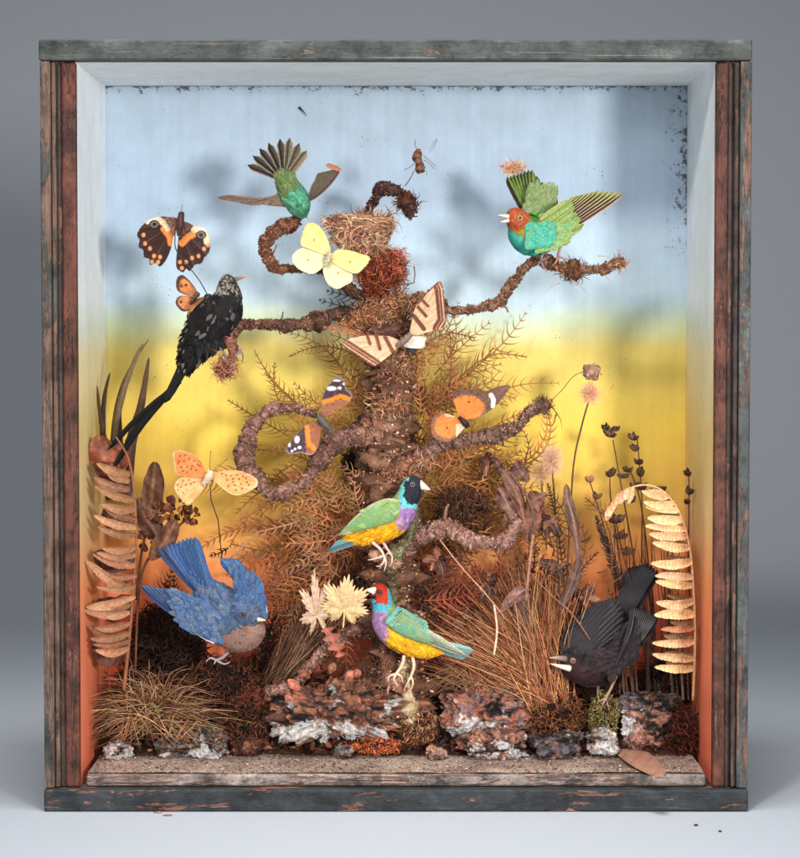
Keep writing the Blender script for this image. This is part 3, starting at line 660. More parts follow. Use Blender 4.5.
for i, a in enumerate(q):
    t = (pts[min(i+1, 39)]-pts[max(i-1, 0)]).normalized(); n1 = t.cross(Vector((0, 1, 0))).normalized(); row = []; cc = []
    for j in range(24):
        an = 2*math.pi*j/24; p = pts[i]+n1*math.cos(an)*a[3]*U(60)+Vector((0, 1, 0))*math.sin(an)*a[4]*U(60)
        row.append(p); x, y = PX(p); cc.append(C(mixc((136, 160, 84), (122, 168, 122), .5+NX((x, y), .15)), .85) if math.cos(an) > -.72 or i > 30 else C((188, 176, 150), .85))
    rows.append(row); cols.append(cc)
mb.grid(rows, cols, True)
w1 = mb.build('wing', 'plume', b1)
mb = MB(); G1 = (126, 158, 84); G2 = (150, 164, 104)
quills(mb, [((396-i*1.5, 513-i*1.4, 54), (340+i*2.2, 534.5-i*1.3, 64)) for i in range(6)], 6, (158, 158, 120), (118, 122, 92), (180, 172, 150), stack=.0005)
quills(mb, [((398-i*2, 511-i*1.9, 52.5), (358+i*2.5, 527-i*2.8, 58)) for i in range(7)], 7, G1, G2, stack=.0005)
coverts(mb, (400, 512, 52), (388, 500, 54), (-26, 11, 4), 7, 7, 6, 4.5, [(128, 156, 92), (140, 156, 96), (116, 158, 116), (150, 158, 110)])
mb.build('flight_feathers', 'quill', w1)
mb = MB(); quills(mb, [((358, 536+i*1.2, 76-i), (334-i*1.2, 545+i*1.4, 78-i)) for i in range(5)], 6, (78, 108, 116), (54, 74, 84), (104, 150, 150)); mb.ribbon([P(350, 541, 74), P(338, 546, 76), P(326, 552, 76)], .0012, (60, 60, 60))
mb.build('tail', 'quill', b1)
foot([(372, 542, 64), (380, 549, 60), (384, 556, 58)], [[(384, 561, 56), (380, 566, 56), (376, 566, 58)], [(380, 557, 55), (374, 559, 54), (368, 560, 56)], [(386, 564, 56), (384, 571, 58)]], 1.5, (228, 184, 170), b1)
foot([(382, 541, 68), (388, 550, 64), (392, 556, 62)], [[(392, 562, 60), (389, 567, 62)], [(388, 553, 60), (384, 558, 62)]], 1.4, (214, 172, 156), b1)
# --- lower finch: red face, facing left
DOFF[0] = 28
b2 = thing('perched_finch', 'green, purple and yellow finch with a red face, facing left low on a pale stub', 'bird', P(406, 668, 50), 'two small green, purple and yellow finches')
def cf2(x, y, u, c):
    n = 2.6*NX((x, y), .2, 8)+1.6*NX((x, y), .7, 2)
    if x < 387.5+n*.4 and y < 603.5 and not (x < 375 and y > 599): return (196, 58, 36) if not (x < 376 and y > 596) else (40, 30, 30)
    if y < 612+n and x < 391+n-(y-604)*.5: return (84, 176, 196)
    if x < 391-(y-620)*.35+n and y > 609: return mixc((142, 96, 146), (186, 150, 180), .5+.9*NX((x, y), .3))
    if y > 632-(400-x)*.1+n+(x-400)*.28: return mixc((240, 186, 40), (228, 156, 28), .5+.8*NX((x, y), .2))
    return mixc((132, 172, 104), (104, 166, 154), .5+.9*NX((x, y), .13))
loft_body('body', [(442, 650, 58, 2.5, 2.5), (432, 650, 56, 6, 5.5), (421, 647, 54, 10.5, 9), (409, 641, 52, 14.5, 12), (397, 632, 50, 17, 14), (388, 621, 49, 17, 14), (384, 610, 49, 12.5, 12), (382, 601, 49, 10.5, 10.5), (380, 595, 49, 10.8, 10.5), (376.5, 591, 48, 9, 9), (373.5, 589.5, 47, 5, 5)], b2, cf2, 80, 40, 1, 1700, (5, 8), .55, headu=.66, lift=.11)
beak((375, 591, 46), (365.5, 589, 42), 4.6, (238, 228, 220), b2, (232, 206, 190), droop=1)
eye((379.5, 592, 37.6), 2.2, b2, (34, 20, 14), (110, 40, 26))
mb = MB()
q = cr([(386, 612, 42, 7, 3), (395, 619, 37, 11, 5), (408, 626, 37, 11.5, 5), (422, 634, 40, 9, 4), (438, 642, 44, 5, 3), (458, 651, 48, 1, 1)], 40); pts = [P(a[0], a[1], a[2]) for a in q]
rows = []; cols = []
for i, a in enumerate(q):
    t = (pts[min(i+1, 39)]-pts[max(i-1, 0)]).normalized(); n1 = -t.cross(Vector((0, 1, 0))).normalized(); row = []; cc = []
    for j in range(24):
        an = 2*math.pi*j/24; p = pts[i]+n1*math.cos(an)*a[3]*U(45)+Vector((0, 1, 0))*math.sin(an)*a[4]*U(45)
        row.append(p); x, y = PX(p); cc.append(C(mixc((134, 166, 96), (104, 160, 150), .5+NX((x, y), .15)), .85))
    rows.append(row); cols.append(cc)
mb.grid(rows, cols, True); w2 = mb.build('wing', 'plume', b2)
mb = MB()
quills(mb, [((390+i*1.6, 625-i*1.6, 34), (466-i*3.4, 655-i*2.2, 46)) for i in range(6)], 6.5, (150, 150, 124), (104, 112, 92), (196, 182, 156), stack=.0005)
quills(mb, [((388+i*2, 624-i*1.9, 32.5), (434-i*2, 642-i*2.6, 39)) for i in range(8)], 8, [(122, 154, 120), (108, 148, 138)]*4, (124, 148, 104), stack=.0005)
coverts(mb, (386, 622, 32), (398, 607, 34), (30, 16, 6), 8, 8, 6, 4.5, [(104, 160, 150), (130, 160, 112), (98, 150, 156), (140, 164, 104), (120, 150, 120)])
mb.build('flight_feathers', 'quill', w2)
mb = MB(); quills(mb, [((434, 648-i*1.4, 56-i*2), (466+i*1.4, 658-i*1.5, 58-i*2)) for i in range(6)], 6, (96, 150, 160), (110, 140, 120), (150, 190, 190)); mb.ribbon([P(450, 650, 46), P(470, 657, 48), P(488, 665, 50)], .0012, (150, 130, 100))
mb.build('tail', 'quill', b2)
foot([(404, 656, 48), (402, 665, 44), (396, 674, 40)], [[(390, 676, 38), (388, 682, 40)], [(394, 680, 38), (398, 686, 40)], [(401, 676, 39), (403, 683, 42)]], 1.7, (226, 190, 160), b2)
foot([(412, 656, 50), (414, 666, 48), (411, 676, 48)], [[(408, 682, 46), (405, 688, 48)], [(413, 683, 46), (411, 690, 48)]], 1.7, (222, 190, 160), b2)
DOFF[0] = 0
# --- blue bird, seen from above, diving down right
b3 = thing('bluebird', 'blue bird with peach breast and spread wings swooping above the left grass tuft', 'bird', P(235, 655, 70))
BL1 = (68, 92, 126); BL2 = (44, 69, 106); BLG = (94, 106, 126)
def cf3(x, y, u, c):
    n = 3*NX((x, y), .16, 2)
    if ((x-246)/15)**2+((y-617)/11)**2 < 1.0 and x+n > 236: 
        return mixc((84, 96, 118), (60, 64, 74), .5+NX((x, y), .3)) if y < 626 else (150, 120, 110)
    if y > 628+n+(246-x)*.35 and x > 222: return mixc((168, 118, 94), (150, 126, 124), .5+1.6*NX((x, y), .25))
    if y > 645+(240-x)*.2+n: return (168, 164, 172)
    if ((x-202)/6)**2+((y-618)/5)**2 < 1+n*.2: return (196, 172, 160)
    return mixc(BL1, BLG, .5+1.2*NX((x, y), .12))
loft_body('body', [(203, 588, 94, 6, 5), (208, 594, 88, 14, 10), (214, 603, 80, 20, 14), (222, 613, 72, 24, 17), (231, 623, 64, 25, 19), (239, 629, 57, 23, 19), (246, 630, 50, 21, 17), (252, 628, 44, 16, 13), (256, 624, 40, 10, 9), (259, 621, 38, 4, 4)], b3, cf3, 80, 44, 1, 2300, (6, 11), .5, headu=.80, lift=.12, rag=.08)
loft_body('head', [(236, 608, 58, 4, 4), (240, 611, 52, 11, 10), (247, 615, 45, 13, 12), (254, 618, 39, 11, 10), (259, 620, 36, 6, 6), (261, 621, 35, 3, 3)], b3, lambda x, y, u, c: (mixc((78, 100, 140), (92, 104, 128), .5+NX((x, y), .25)) if x < 247+NX((x, y), .3)*4 else mixc((66, 72, 88), (92, 106, 134), .5+1.5*NX((x, y), .4))) if y < 625 else (150, 124, 118), 30, 28, 1, 500, (4, 6), .5, headu=2, lift=.12)
beak((258, 619.5, 33), (266, 620.5, 29), 2.4, (226, 196, 160), b3, (240, 190, 140)); eye((244, 614.5, 32.5), 2.2, b3, (20, 14, 12), (70, 66, 66)); 
mb = MB()
LW = [((216+i*.5, 636-i*1.6, 56), (141+i*4.5, 585+i*.7+max(0, i-5)*.8, 84-i*1.2)) for i in range(12)]
quills(mb, LW, 10, [mixc(BL2, BL1, i/11) for i in range(12)], [mixc((54, 78, 124), BLG, i/11) for i in range(12)], (66, 78, 112), stack=.0006, bend=-.03)
coverts(mb, (224, 643, 50), (208, 604, 56), (-38, -14, 12), 10, 13, 10, 7, [BL1, BLG, (80, 102, 134), (60, 88, 130), (112, 116, 126)])
mb.ribbon([P(214, 643, 49), P(206, 640, 50), P(196, 634, 54)], .0012, (176, 188, 212)); mb.build('wing', 'quill', b3)
mb = MB()
quills(mb, [((258-i*.9, 606-i*.6, 56), (266-i*3.4-max(0, i-3)*1.0, 598-i*5.0+max(0, i-8)*5, 76)) for i in range(12)][::-1], 10, (52, 90, 142), (66, 94, 132), (40, 54, 86), stack=.0007, bend=.05)
coverts(mb, (265, 618, 42), (238, 604, 48), (-5, -34, 18), 9, 11, 10, 7, [BL1, BLG, (76, 100, 134), (62, 92, 134), (50, 86, 138)])
mb.ribbon([P(265, 618, 41), P(267, 611, 44), P(266, 604, 48)], .0011, (170, 186, 214)); mb.build('wing', 'quill', b3)
mb = MB()
quills(mb, [((203+i*.9, 596-i*.3, 86), (158+i*4.1, 548-i*1.5+max(0, i-7)*1, 96-i*1.0)) for i in range(10)], 9.5, [(66, 84, 120), (46, 56, 84), (84, 100, 130), (62, 96, 150)]+[(58, 90, 130)]*6, [(46, 58, 90), (40, 60, 96), (70, 90, 124)]+[(48, 78, 124)]*7, (52, 70, 110), stack=.0006, round_=.7)
coverts(mb, (204, 604, 79), (220, 600, 79), (-12, -26, 8), 6, 8, 9, 6.5, [BL1, BLG, (84, 122, 184)])
mb.build('tail', 'quill', b3)
foot([(228, 652, 66), (222, 658, 60), (216, 660, 56)], [[(210, 658, 54), (206, 662, 54)], [(214, 664, 53)], [(224, 664, 54), (230, 662, 54)]], 1.6, (150, 140, 140), b3)
# --- black bird, lower right, open pale bill
DOFF[0] = 44
b4 = thing('blackbird', 'sooty black bird with open pale bill leaning forward over the right-hand stones', 'bird', P(606, 700, 70))
BK = (40, 34, 36)
def cf4(x, y, u, c):
    n = NX((x, y), .14, 5); base = mixc((42, 33, 34), (20, 17, 19), .5+n)
    if u > .55: base = mixc(base, (74, 42, 44), .5+.5*n)
    if ((x-607)/6)**2+((y-668)/8)**2 < 1: base = (104, 74, 66)
    return base
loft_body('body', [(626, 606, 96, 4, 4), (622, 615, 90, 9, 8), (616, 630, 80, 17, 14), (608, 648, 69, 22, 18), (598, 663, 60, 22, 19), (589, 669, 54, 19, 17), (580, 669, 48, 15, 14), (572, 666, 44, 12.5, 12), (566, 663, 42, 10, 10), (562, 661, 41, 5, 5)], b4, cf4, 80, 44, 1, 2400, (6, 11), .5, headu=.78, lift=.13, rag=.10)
beak((566, 659, 38), (549, 655.5, 30), 3.4, (110, 90, 84), b4, (180, 160, 140), droop=2.5); 
beak((570, 668.5, 34), (550, 664.5, 27), 3.4, (232, 226, 206), b4, (226, 206, 176), droop=-1); eye((573, 660.5, 31.4), 2.3, b4, (206, 168, 120), (120, 86, 70))
mb = MB()
TIP = [(584, 621), (592, 611), (600, 604), (607, 600), (613, 598), (617, 599), (620, 602), (622, 606), (623, 611), (623, 617), (622, 624), (620, 630)]
quills(mb, [((563+i*2.4, 655-i*.2, 46), (x, y, 74-i)) for i, (x, y) in enumerate(TIP)], 10, (36, 32, 35), (25, 22, 25), (50, 46, 50), stack=.0006, bend=[-.13+.012*i for i in range(12)], shaft=(104, 98, 98))
coverts(mb, (562, 658, 44), (590, 662, 42), (24, -26, 14), 9, 10, 10, 7, [(36, 31, 33), (28, 24, 26), (52, 40, 42)])
mb.build('wing', 'quill', b4)
mb = MB()
quills(mb, [((612+i*1.2, 672-i*2.6, 46), (658-i*2.2, 616-i*.9, 62+i)) for i in range(12)], 9, (36, 33, 37), (24, 21, 25), (52, 48, 52), stack=.0006, bend=.04, shaft=(124, 116, 116))
coverts(mb, (610, 682, 42), (606, 650, 50), (26, -26, 8), 9, 11, 10, 7, [(38, 31, 33), (28, 24, 26), (66, 48, 46)])
coverts(mb, (580, 672, 36), (588, 652, 38), (26, -2, 10), 8, 9, 9, 6, [(44, 32, 34), (34, 26, 28), (70, 44, 44)])
mb.build('wing', 'quill', b4)
mb = MB(); quills(mb, [((620+i*1.2, 618-i*.4, 84), (630+i*3.4, 567-i*.8+max(0, i-5)*3, 96-i)) for i in range(9)], 10, (32, 30, 34), (22, 20, 24), (44, 42, 46), stack=.0006, round_=.4, shaft=(60, 58, 62))
mb.build('tail', 'quill', b4)
foot([(618, 672, 52), (612, 686, 46), (606, 698, 42)], [[(602, 706, 40), (600, 712, 42)], [(608, 706, 40), (610, 712, 42)], [(598, 702, 40)]], 1.6, (150, 118, 100), b4)
foot([(598, 684, 56), (598, 692, 52), (598, 700, 50)], [[(593, 706, 48)], [(600, 708, 48)]], 1.5, (120, 92, 80), b4)
DOFF[0] = 0
# --- green tanager on the right-hand branch
b5 = thing('green_songbird', 'bright green songbird with rusty orange head and raised wings on the right branch end', 'bird', P(538, 258, 70))
def cf5(x, y, u, c):
    n = 2.5*NX((x, y), .18, 6)
    if ((x-516)/13.5)**2+((y-218.5)/12)**2 < 1.02+n*.09: return mixc((170, 76, 42), (196, 106, 64), .5+1.2*NX((x, y), .35))
    if ((x-523)/15)**2+((y-220)/16)**2 < 1: return mixc((170, 150, 50), (110, 170, 70), (x-518)/12)
    if y < 226+n and x > 535: return mixc((96, 190, 180), (150, 160, 160), .5+NX((x, y), .2))
    if ((x-528)/7)**2+((y-237)/5)**2 < 1: return (150, 170, 160)
    if ((x-540)/9)**2+((y-246)/4.5)**2 < 1+n*.2: return (110, 104, 80)
    return mixc((44, 166, 138), (72, 186, 170), .5+NX((x, y), .12))
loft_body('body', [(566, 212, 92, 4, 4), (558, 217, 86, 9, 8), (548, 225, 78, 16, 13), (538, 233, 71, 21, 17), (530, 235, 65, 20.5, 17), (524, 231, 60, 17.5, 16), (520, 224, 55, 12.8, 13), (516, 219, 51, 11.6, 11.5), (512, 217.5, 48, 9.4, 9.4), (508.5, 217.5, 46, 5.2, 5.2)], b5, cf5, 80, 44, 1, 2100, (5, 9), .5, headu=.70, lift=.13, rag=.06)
beak((508.5, 216.5, 45), (498, 214.5, 40), 2.3, (224, 206, 190), b5, (240, 206, 180), droop=.6); beak((508.5, 220.5, 45), (500, 222.5, 40), 2.0, (244, 222, 206), b5, (226, 190, 170), droop=-.5); eye((520, 218, 40.2), 1.8, b5, (40, 30, 22), (196, 176, 120))
mb = MB()
quills(mb, [((552-i*.6, 240-i*2.2, 56), (624-i*5.2, 192.5-i*.3+max(0, i-5)*1.6, 62)) for i in range(10)], 7, [(136, 150, 72)]*3+[(124, 140, 66)]*7, [(60, 40, 36)]*10, (206, 164, 140), stack=.0006, shaft=(224, 190, 160), round_=.8)
quills(mb, [((543-i*.3, 250-i*3.2, 50), (584-i*1.6, 226-i*2.9+R.uniform(-2, 2), 55)) for i in range(10)], 8.5, (142, 152, 80), (116, 140, 74), (166, 168, 112), stack=.0005, round_=.9)
coverts(mb, (536, 252, 46), (541, 216, 52), (32, -9, 4), 9, 12, 8, 6, [(138, 158, 84), (104, 168, 128), (120, 162, 96), (150, 158, 110), (96, 160, 136)])
coverts(mb, (526, 248, 44), (527, 226, 46), (22, -2, 2), 8, 10, 8, 6, [(58, 156, 132), (80, 168, 140), (104, 160, 110), (130, 156, 120), (70, 176, 156)])
mb.build('wing', 'quill', b5)
mb = MB()
quills(mb, [((526+i*1.0, 214+i*.6, 76), (507+i*3.6+max(0, i-7)*1.6, 177-min(i, 6)*1.2+max(0, i-7)*6, 92-i*.5)) for i in range(13)], 8, [(40, 34, 28)]*5+[(52, 44, 38)]*8, [(92, 116, 50)]*9+[(100, 90, 80)]*4, (60, 54, 40), stack=-.0005, shaft=(120, 130, 70), round_=.7)
coverts(mb, (524, 214, 70), (552, 216, 72), (4, -24, 8), 7, 11, 9, 6, [(120, 140, 80), (140, 142, 128), (150, 140, 136), (104, 132, 70)])
mb.build('wing', 'quill', b5)
foot([(562, 238, 62), (560, 248, 60), (558, 256, 60)], [[(556, 262, 58), (552, 266, 60)], [(560, 264, 58)], [(566, 260, 62)]], 1.5, (176, 120, 100), b5)
foot([(544, 250, 60), (542, 256, 58), (541, 260, 58)], [[(543, 266, 55), (547, 272, 55)], [(538, 266, 58)], [(548, 258, 58)]], 1.7, (130, 112, 104), b5)
mb = MB(); tangle(mb, P(514, 168, 95), 8*U(95), 220, [(206, 158, 120), (188, 138, 100)], length=.008, w=.0007, sq=(1.7, .4, .6)); 
tag(mb.build('fluff_tuft', 'moss'), 'small tan tuft of fluff at the raised wingtip of the green songbird', 'fluff')
# --- long-tailed black bird, upper left
b6 = thing('long_tailed_bird', 'black long-tailed bird with pale streaky head perched on the upper left branch', 'bird', P(225, 350, 50))
def cf6(x, y, u, c):
    n = NX((x, y), .2, 4)
    if y < 294+3*NX((x, y), .3): return mixc((150, 140, 128), (34, 29, 27), .5+2.4*NX((x, y), .5)+(x-229)*.03)
    if n > .32: return (100, 92, 86)
    return mixc((15, 13, 13), (30, 26, 25), .5+n)
loft_body('body', [(186, 366, 62, 4, 4), (190, 356, 60, 9, 8), (197, 344, 57, 15, 13), (208, 330, 54, 20, 17), (218, 317, 51, 22.5, 19), (225, 305, 49, 19, 17), (228, 294, 48, 13, 13), (228, 286, 47, 10.5, 10.5), (229, 280, 46, 8, 8), (231, 276.5, 45, 4, 4)], b6, cf6, 80, 44, -1, 2400, (6, 13), .45, headu=.76, lift=.16, rag=.16)
beak((235, 279.5, 43), (248.5, 275.5, 39), 2.3, (104, 84, 74), b6, (196, 150, 124)); eye((232, 281.5, 37), 1.8, b6)
mb = MB(); quills(mb, [((216-i*3, 300+i*1.5, 38), (188+i*1.2, 372-i*3, 52)) for i in range(9)], 9, (22, 20, 20), (34, 30, 30), stack=.0006, shaft=(40, 36, 36)); coverts(mb, (208, 304, 38), (238, 298, 38), (-12, 44, 6), 12, 10, 13, 3.6, [(12, 11, 11), (22, 19, 18), (10, 9, 9), (48, 42, 38)], jitr=.4); mb.build('wing', 'quill', b6)
mb = MB(); quills(mb, [((232+i*1.2, 302+i*2, 42), (216+i*1.6, 346-i*2, 46)) for i in range(7)], 8, (26, 22, 22), (38, 34, 32), stack=.0006, shaft=(50, 44, 44)); mb.build('wing', 'quill', b6)
mb = MB(); quills(mb, [((192-i*2, 354+i*1.2, 60), (168-i, 398+i*1.6, 62)) for i in range(4)], 8, (16, 15, 15), (24, 22, 22), stack=.0005, round_=.4, shaft=(32, 30, 30))
quills(mb, [((180, 380, 62), (124, 445, 70)), ((178, 384, 61), (112, 470, 74)), ((181, 382, 60), (108, 450, 72))], 5.5, (14, 13, 13), (22, 20, 20), n=20, bend=.03, round_=.4, shaft=(34, 32, 32)); mb.build('tail', 'quill', b6)
foot([(216, 342, 46), (222, 350, 44), (227, 358, 42)], [[(224, 366, 40), (221, 372, 42)], [(232, 364, 38), (234, 371, 40)], [(220, 360, 40)]], 1.4, (120, 100, 100), b6)
foot([(226, 338, 44), (234, 345, 42), (240, 350, 40)], [[(243, 356, 38), (242, 362, 40)], [(236, 356, 38), (232, 361, 40)]], 1.4, (110, 96, 100), b6)
# --- hummingbird, back view, tail fanned
b7 = thing('hummingbird', 'tiny green hummingbird seen from behind with fanned dark tail above the curled branch', 'bird', P(297, 214, 76))
def cf7(x, y, u, c): 
    return mixc((54, 128, 96), (110, 168, 136), .5+.9*NX((x, y), .25)) if u > .42 else mixc((104, 108, 66), (92, 124, 76), .5+NX((x, y), .3))
loft_body('body', [(281, 174, 66, 4, 3.5), (285, 181, 64, 9, 7), (290, 190, 63, 11.5, 9), (296, 199, 64, 12.8, 11), (299, 206, 68, 11.8, 10), (301, 211, 76, 8, 8), (302, 213, 84, 3, 3)], b7, cf7, 60, 36, 1, 1100, (4, 7), .65, headu=2, lift=.1)
beak((304, 213, 84), (308, 219, 104), 1.3, (30, 26, 24), b7)
mb = MB(); TT = [(247.5, 165), (253, 156), (259.5, 148.5), (268.5, 143), (280, 139), (290, 138), (299.5, 143.5), (307, 151)]
quills(mb, [((282+i*.9, 178-i*.2, 68), (x, y, 64)) for i, (x, y) in enumerate(TT)], 8.2, [(30, 26, 22)]*4+[(36, 32, 24), (70, 64, 46), (72, 60, 46), (84, 72, 56)], [(46, 40, 32)]*4+[(50, 44, 34), (110, 104, 76), (96, 82, 62), (110, 96, 74)], (150, 134, 120), stack=.0005, round_=1.0, n=18, shaft=(70, 62, 52), cup=.06)
quills(mb, [((283+i*.9, 186, 62), (274+i*4.2, 169+abs(i-2.5)*1.4, 62)) for i in range(6)], 6, (92, 104, 62), (110, 110, 78), stack=.0005)
mb.build('tail', 'quill', b7)
mb = MB(); quills(mb, [((288-i*.8, 206-i*1.8, 66), (217+i*7.5, 197.5+i*1.6-max(0, i-4)*1.6, 58+i)) for i in range(8)], 6.5, (112, 92, 80), (90, 72, 62), (140, 116, 100), stack=.0005, bend=.025); mb.build('wing', 'quill', b7)
mb = MB(); quills(mb, [((306+i*.8, 202-i*1.6, 66), (340-i*3.2, 168+i*.8, 58+i)) for i in range(7)], 6.5, (96, 80, 66), (74, 60, 50), (124, 104, 86), stack=.0005, bend=.05)
quills(mb, [((341, 170, 58), (326, 164.5, 56))], 5, (176, 116, 84), (150, 96, 70)); mb.build('wing', 'quill', b7)
# ================================================================ BUTTERFLIES
def seg_d(x, y, a, b):
    dx, dy = b[0]-a[0], b[1]-a[1]; t = max(0, min(1, ((x-a[0])*dx+(y-a[1])*dy)/(dx*dx+dy*dy+1e-9)))
    return math.hypot(x-a[0]-dx*t, y-a[1]-dy*t)
def pl_d(x, y, pts): return min(seg_d(x, y, pts[i], pts[i+1]) for i in range(len(pts)-1))
def sm(d, w, e=.8): return max(0, min(1, (w-d)/e+.5))
def wing(parent, outline, root, D0, lift, patt, n=110, kk=46, veins=(150, 110, 80), vs=.25, scal=0, name='wing'):
    o = cr(outline+[outline[0]], n); mb = MB(); rows = []; cols = []
    vang = [math.atan2(p[1]-root[1], p[0]-root[0]) for p in o]
    for i, p in enumerate(o):
        row = []; cc = []
        for k in range(kk+1):
            f = k/kk; x = root[0]+(p[0]-root[0])*f; y = root[1]+(p[1]-root[1])*f
            if k >= kk-1: q_ = .012*math.sin(i*1.9)+.018*nz((i*.7, root[0], 0), 1); x += (p[0]-root[0])*q_; y += (p[1]-root[1])*q_
            d = math.hypot(x-root[0], y-root[1]); D = D0-lift*d+1.2*math.sin(d*.09)
            ve = abs(math.sin(vang[i]*7+1)); v = (vs+.25)*max(0, 1-ve*5)*min(1, f*2)
            pp = P(x, y, D+.35*math.sin(vang[i]*14)*f)
            row.append(pp); base = patt(x, y, f); base = mixc(base, veins, v); g_ = 1+.16*nz((vang[i]*26, f*2.2, 3), 1)+.10*nz((x*.9, y*.9, 1), 1)-.22*max(0, 1-d/9.)
            if k == kk: g_ *= .8
            cc.append(C(jit(tuple(max(0, min(255, q*g_)) for q in base), .07), 1.0))
        rows.append(row); cols.append(cc)
    mb.grid(rows, cols); ob = mb.build(name, 'scale', parent)
    so = ob.modifiers.new('thick', 'SOLIDIFY'); so.thickness = .00018; so.offset = 0
    return ob
def fly(name, label, loc, grp='butterflies pinned among the branches'): return thing(name, label, 'butterfly', P(*loc), grp)
def fbody(pts, r, c, parent, ant=None, fuzz=160):
    mb = MB(); q = cr(pts, 14); P_ = [P(*a) for a in q]; rad = [r*U(60)*(.45+.75*math.sin(math.pi*min(1, (i+2)/15.))) for i in range(14)]
    mb.tube(P_, rad, 10, c, rough=.2, rs=900); crumbs(mb, P_, rad, fuzz, [c, tuple(min(255, x*1.5) for x in c)], (.0003, .0007)); mb.build('body', 'chitin', parent)
    if ant:
        for a in ant:
            mb = MB(); mb.tube([P(*b) for b in cr(a, 8)], [.00022]*7+[.0005], 5, (60, 46, 36)); mb.build('antenna', 'wire', parent)
# yellow
f = fly('butterfly', 'plain lemon yellow butterfly with open wings beside the nest', (328, 262, 56))
yl = lambda x, y, f: mixc((246, 218, 122), (250, 230, 168), .4+.4*NX((x, y), .1)+(.2 if y > 262 else 0))
yp = lambda x, y, f: mixc((240, 224, 160), (246, 232, 190), .5+.4*NX((x, y), .1))
sp = lambda base, c, r: (lambda x, y, f: mixc(base(x, y, f), (226, 150, 60), sm(math.hypot(x-c[0], y-c[1]), r)))
wing(f, [(305, 226), (309, 223), (317, 224), (325, 234), (330, 247), (329, 254), (315, 250), (302, 246), (301, 238)], (328.5, 256), 56, .18, sp(yl, (314, 240), 1.4), veins=(214, 190, 90))
wing(f, [(292, 256), (299, 249), (314, 248), (327, 254), (326, 262), (320, 270), (311, 274), (300, 270), (293, 263)], (327, 259), 57, .10, sp(yp, (308, 260), 1.2), veins=(214, 200, 110))
wing(f, [(330, 257), (337, 250), (350, 250.5), (358, 253), (370, 258), (363, 269), (356, 273.5), (345, 270), (332, 262)], (329.5, 259), 56, .2, sp(yl, (350, 262), 1.4), veins=(214, 190, 90))
wing(f, [(329, 261), (341, 264), (351, 272), (352, 281), (344, 286), (337, 289), (328, 284), (323, 272), (325, 264)], (327.5, 263), 57, .12, sp(yp, (338, 273), 1.3), veins=(214, 200, 110))
fbody([(330, 253, 54), (328, 259, 53), (325, 266, 54)], 2.6, (170, 160, 130), f)
# swallowtail
f = fly('butterfly', 'cream butterfly with brown stripes lying across the top of the trunk', (404, 340, 54))
def swr(x, y, f_):
    base = mixc((226, 188, 150), (212, 170, 132), .5+NX((x, y), .15)); e = [(439.5, 281), (443, 288), (446, 321), (441, 329)]; d = pl_d(x, y, e)
    k = max(sm(d, .9), sm(abs(d-3.3), 1.0, .6), sm(abs(d-6.6), 1.7, .6)); k = max(k, sm(pl_d(x, y, [(422, 300), (428, 306)]), 1.5), sm(pl_d(x, y, [(418, 307), (426, 316)]), 1.6), sm(pl_d(x, y, [(414, 316), (424, 329)]), 2.2), sm(pl_d(x, y, [(418, 304), (426, 293.5), (439, 281)]), .8))
    return mixc(base, (112, 62, 44), k)
def swl(x, y, f_):
    base = mixc((226, 186, 148), (210, 166, 130), .5+NX((x, y), .15)); e = [(342, 345), (374, 366)]; d = pl_d(x, y, e)
    k = max(sm(d, .9), sm(abs(d-3.1), 1.0, .6), sm(abs(d-6.2), 1.5, .6)); k = max(k, sm(pl_d(x, y, [(367, 335), (370, 344)]), 1.6), sm(pl_d(x, y, [(376, 335), (380, 349)]), 1.8), sm(pl_d(x, y, [(385, 337), (393, 352)]), 2.0), sm(pl_d(x, y, [(353, 337), (366, 334.5), (388, 335.5)]), .7))
    return mixc(base, (116, 66, 46), k)
wh = lambda x, y, f_: mixc((236, 226, 214), (222, 206, 190), .5+NX((x, y), .2))
wing(f, [(402, 338), (412, 336), (426, 337), (425, 342), (423, 348), (410, 348), (402, 345)], (402, 341), 58, .05, wh)
wing(f, [(410, 334), (413, 316), (417, 304), (426, 293), (439, 281.5), (443, 288), (446, 320), (442, 328), (428, 332), (418, 335.5)], (409, 335), 56, .15, swr, 150, 64)
wing(f, [(402, 342), (388, 336), (366, 334.5), (353, 337), (343, 345), (358, 356), (373, 365.5), (381, 362), (392, 353), (401, 345)], (403, 342), 56, .22, swl, 150, 64)
fbody([(411, 334, 54), (405, 340, 53), (400, 344, 54), (396, 347, 55)], 2.8, (120, 96, 84), f)
mb = MB(); mb.ball(P(411, 350, 66), 4*U(66), (50, 54, 66), 10, sq=(1.2, .7, .8), rough=.3); tag(mb.build('beetle', 'chitin'), 'tiny dark blue-black beetle tucked under the cream striped butterfly', 'beetle')
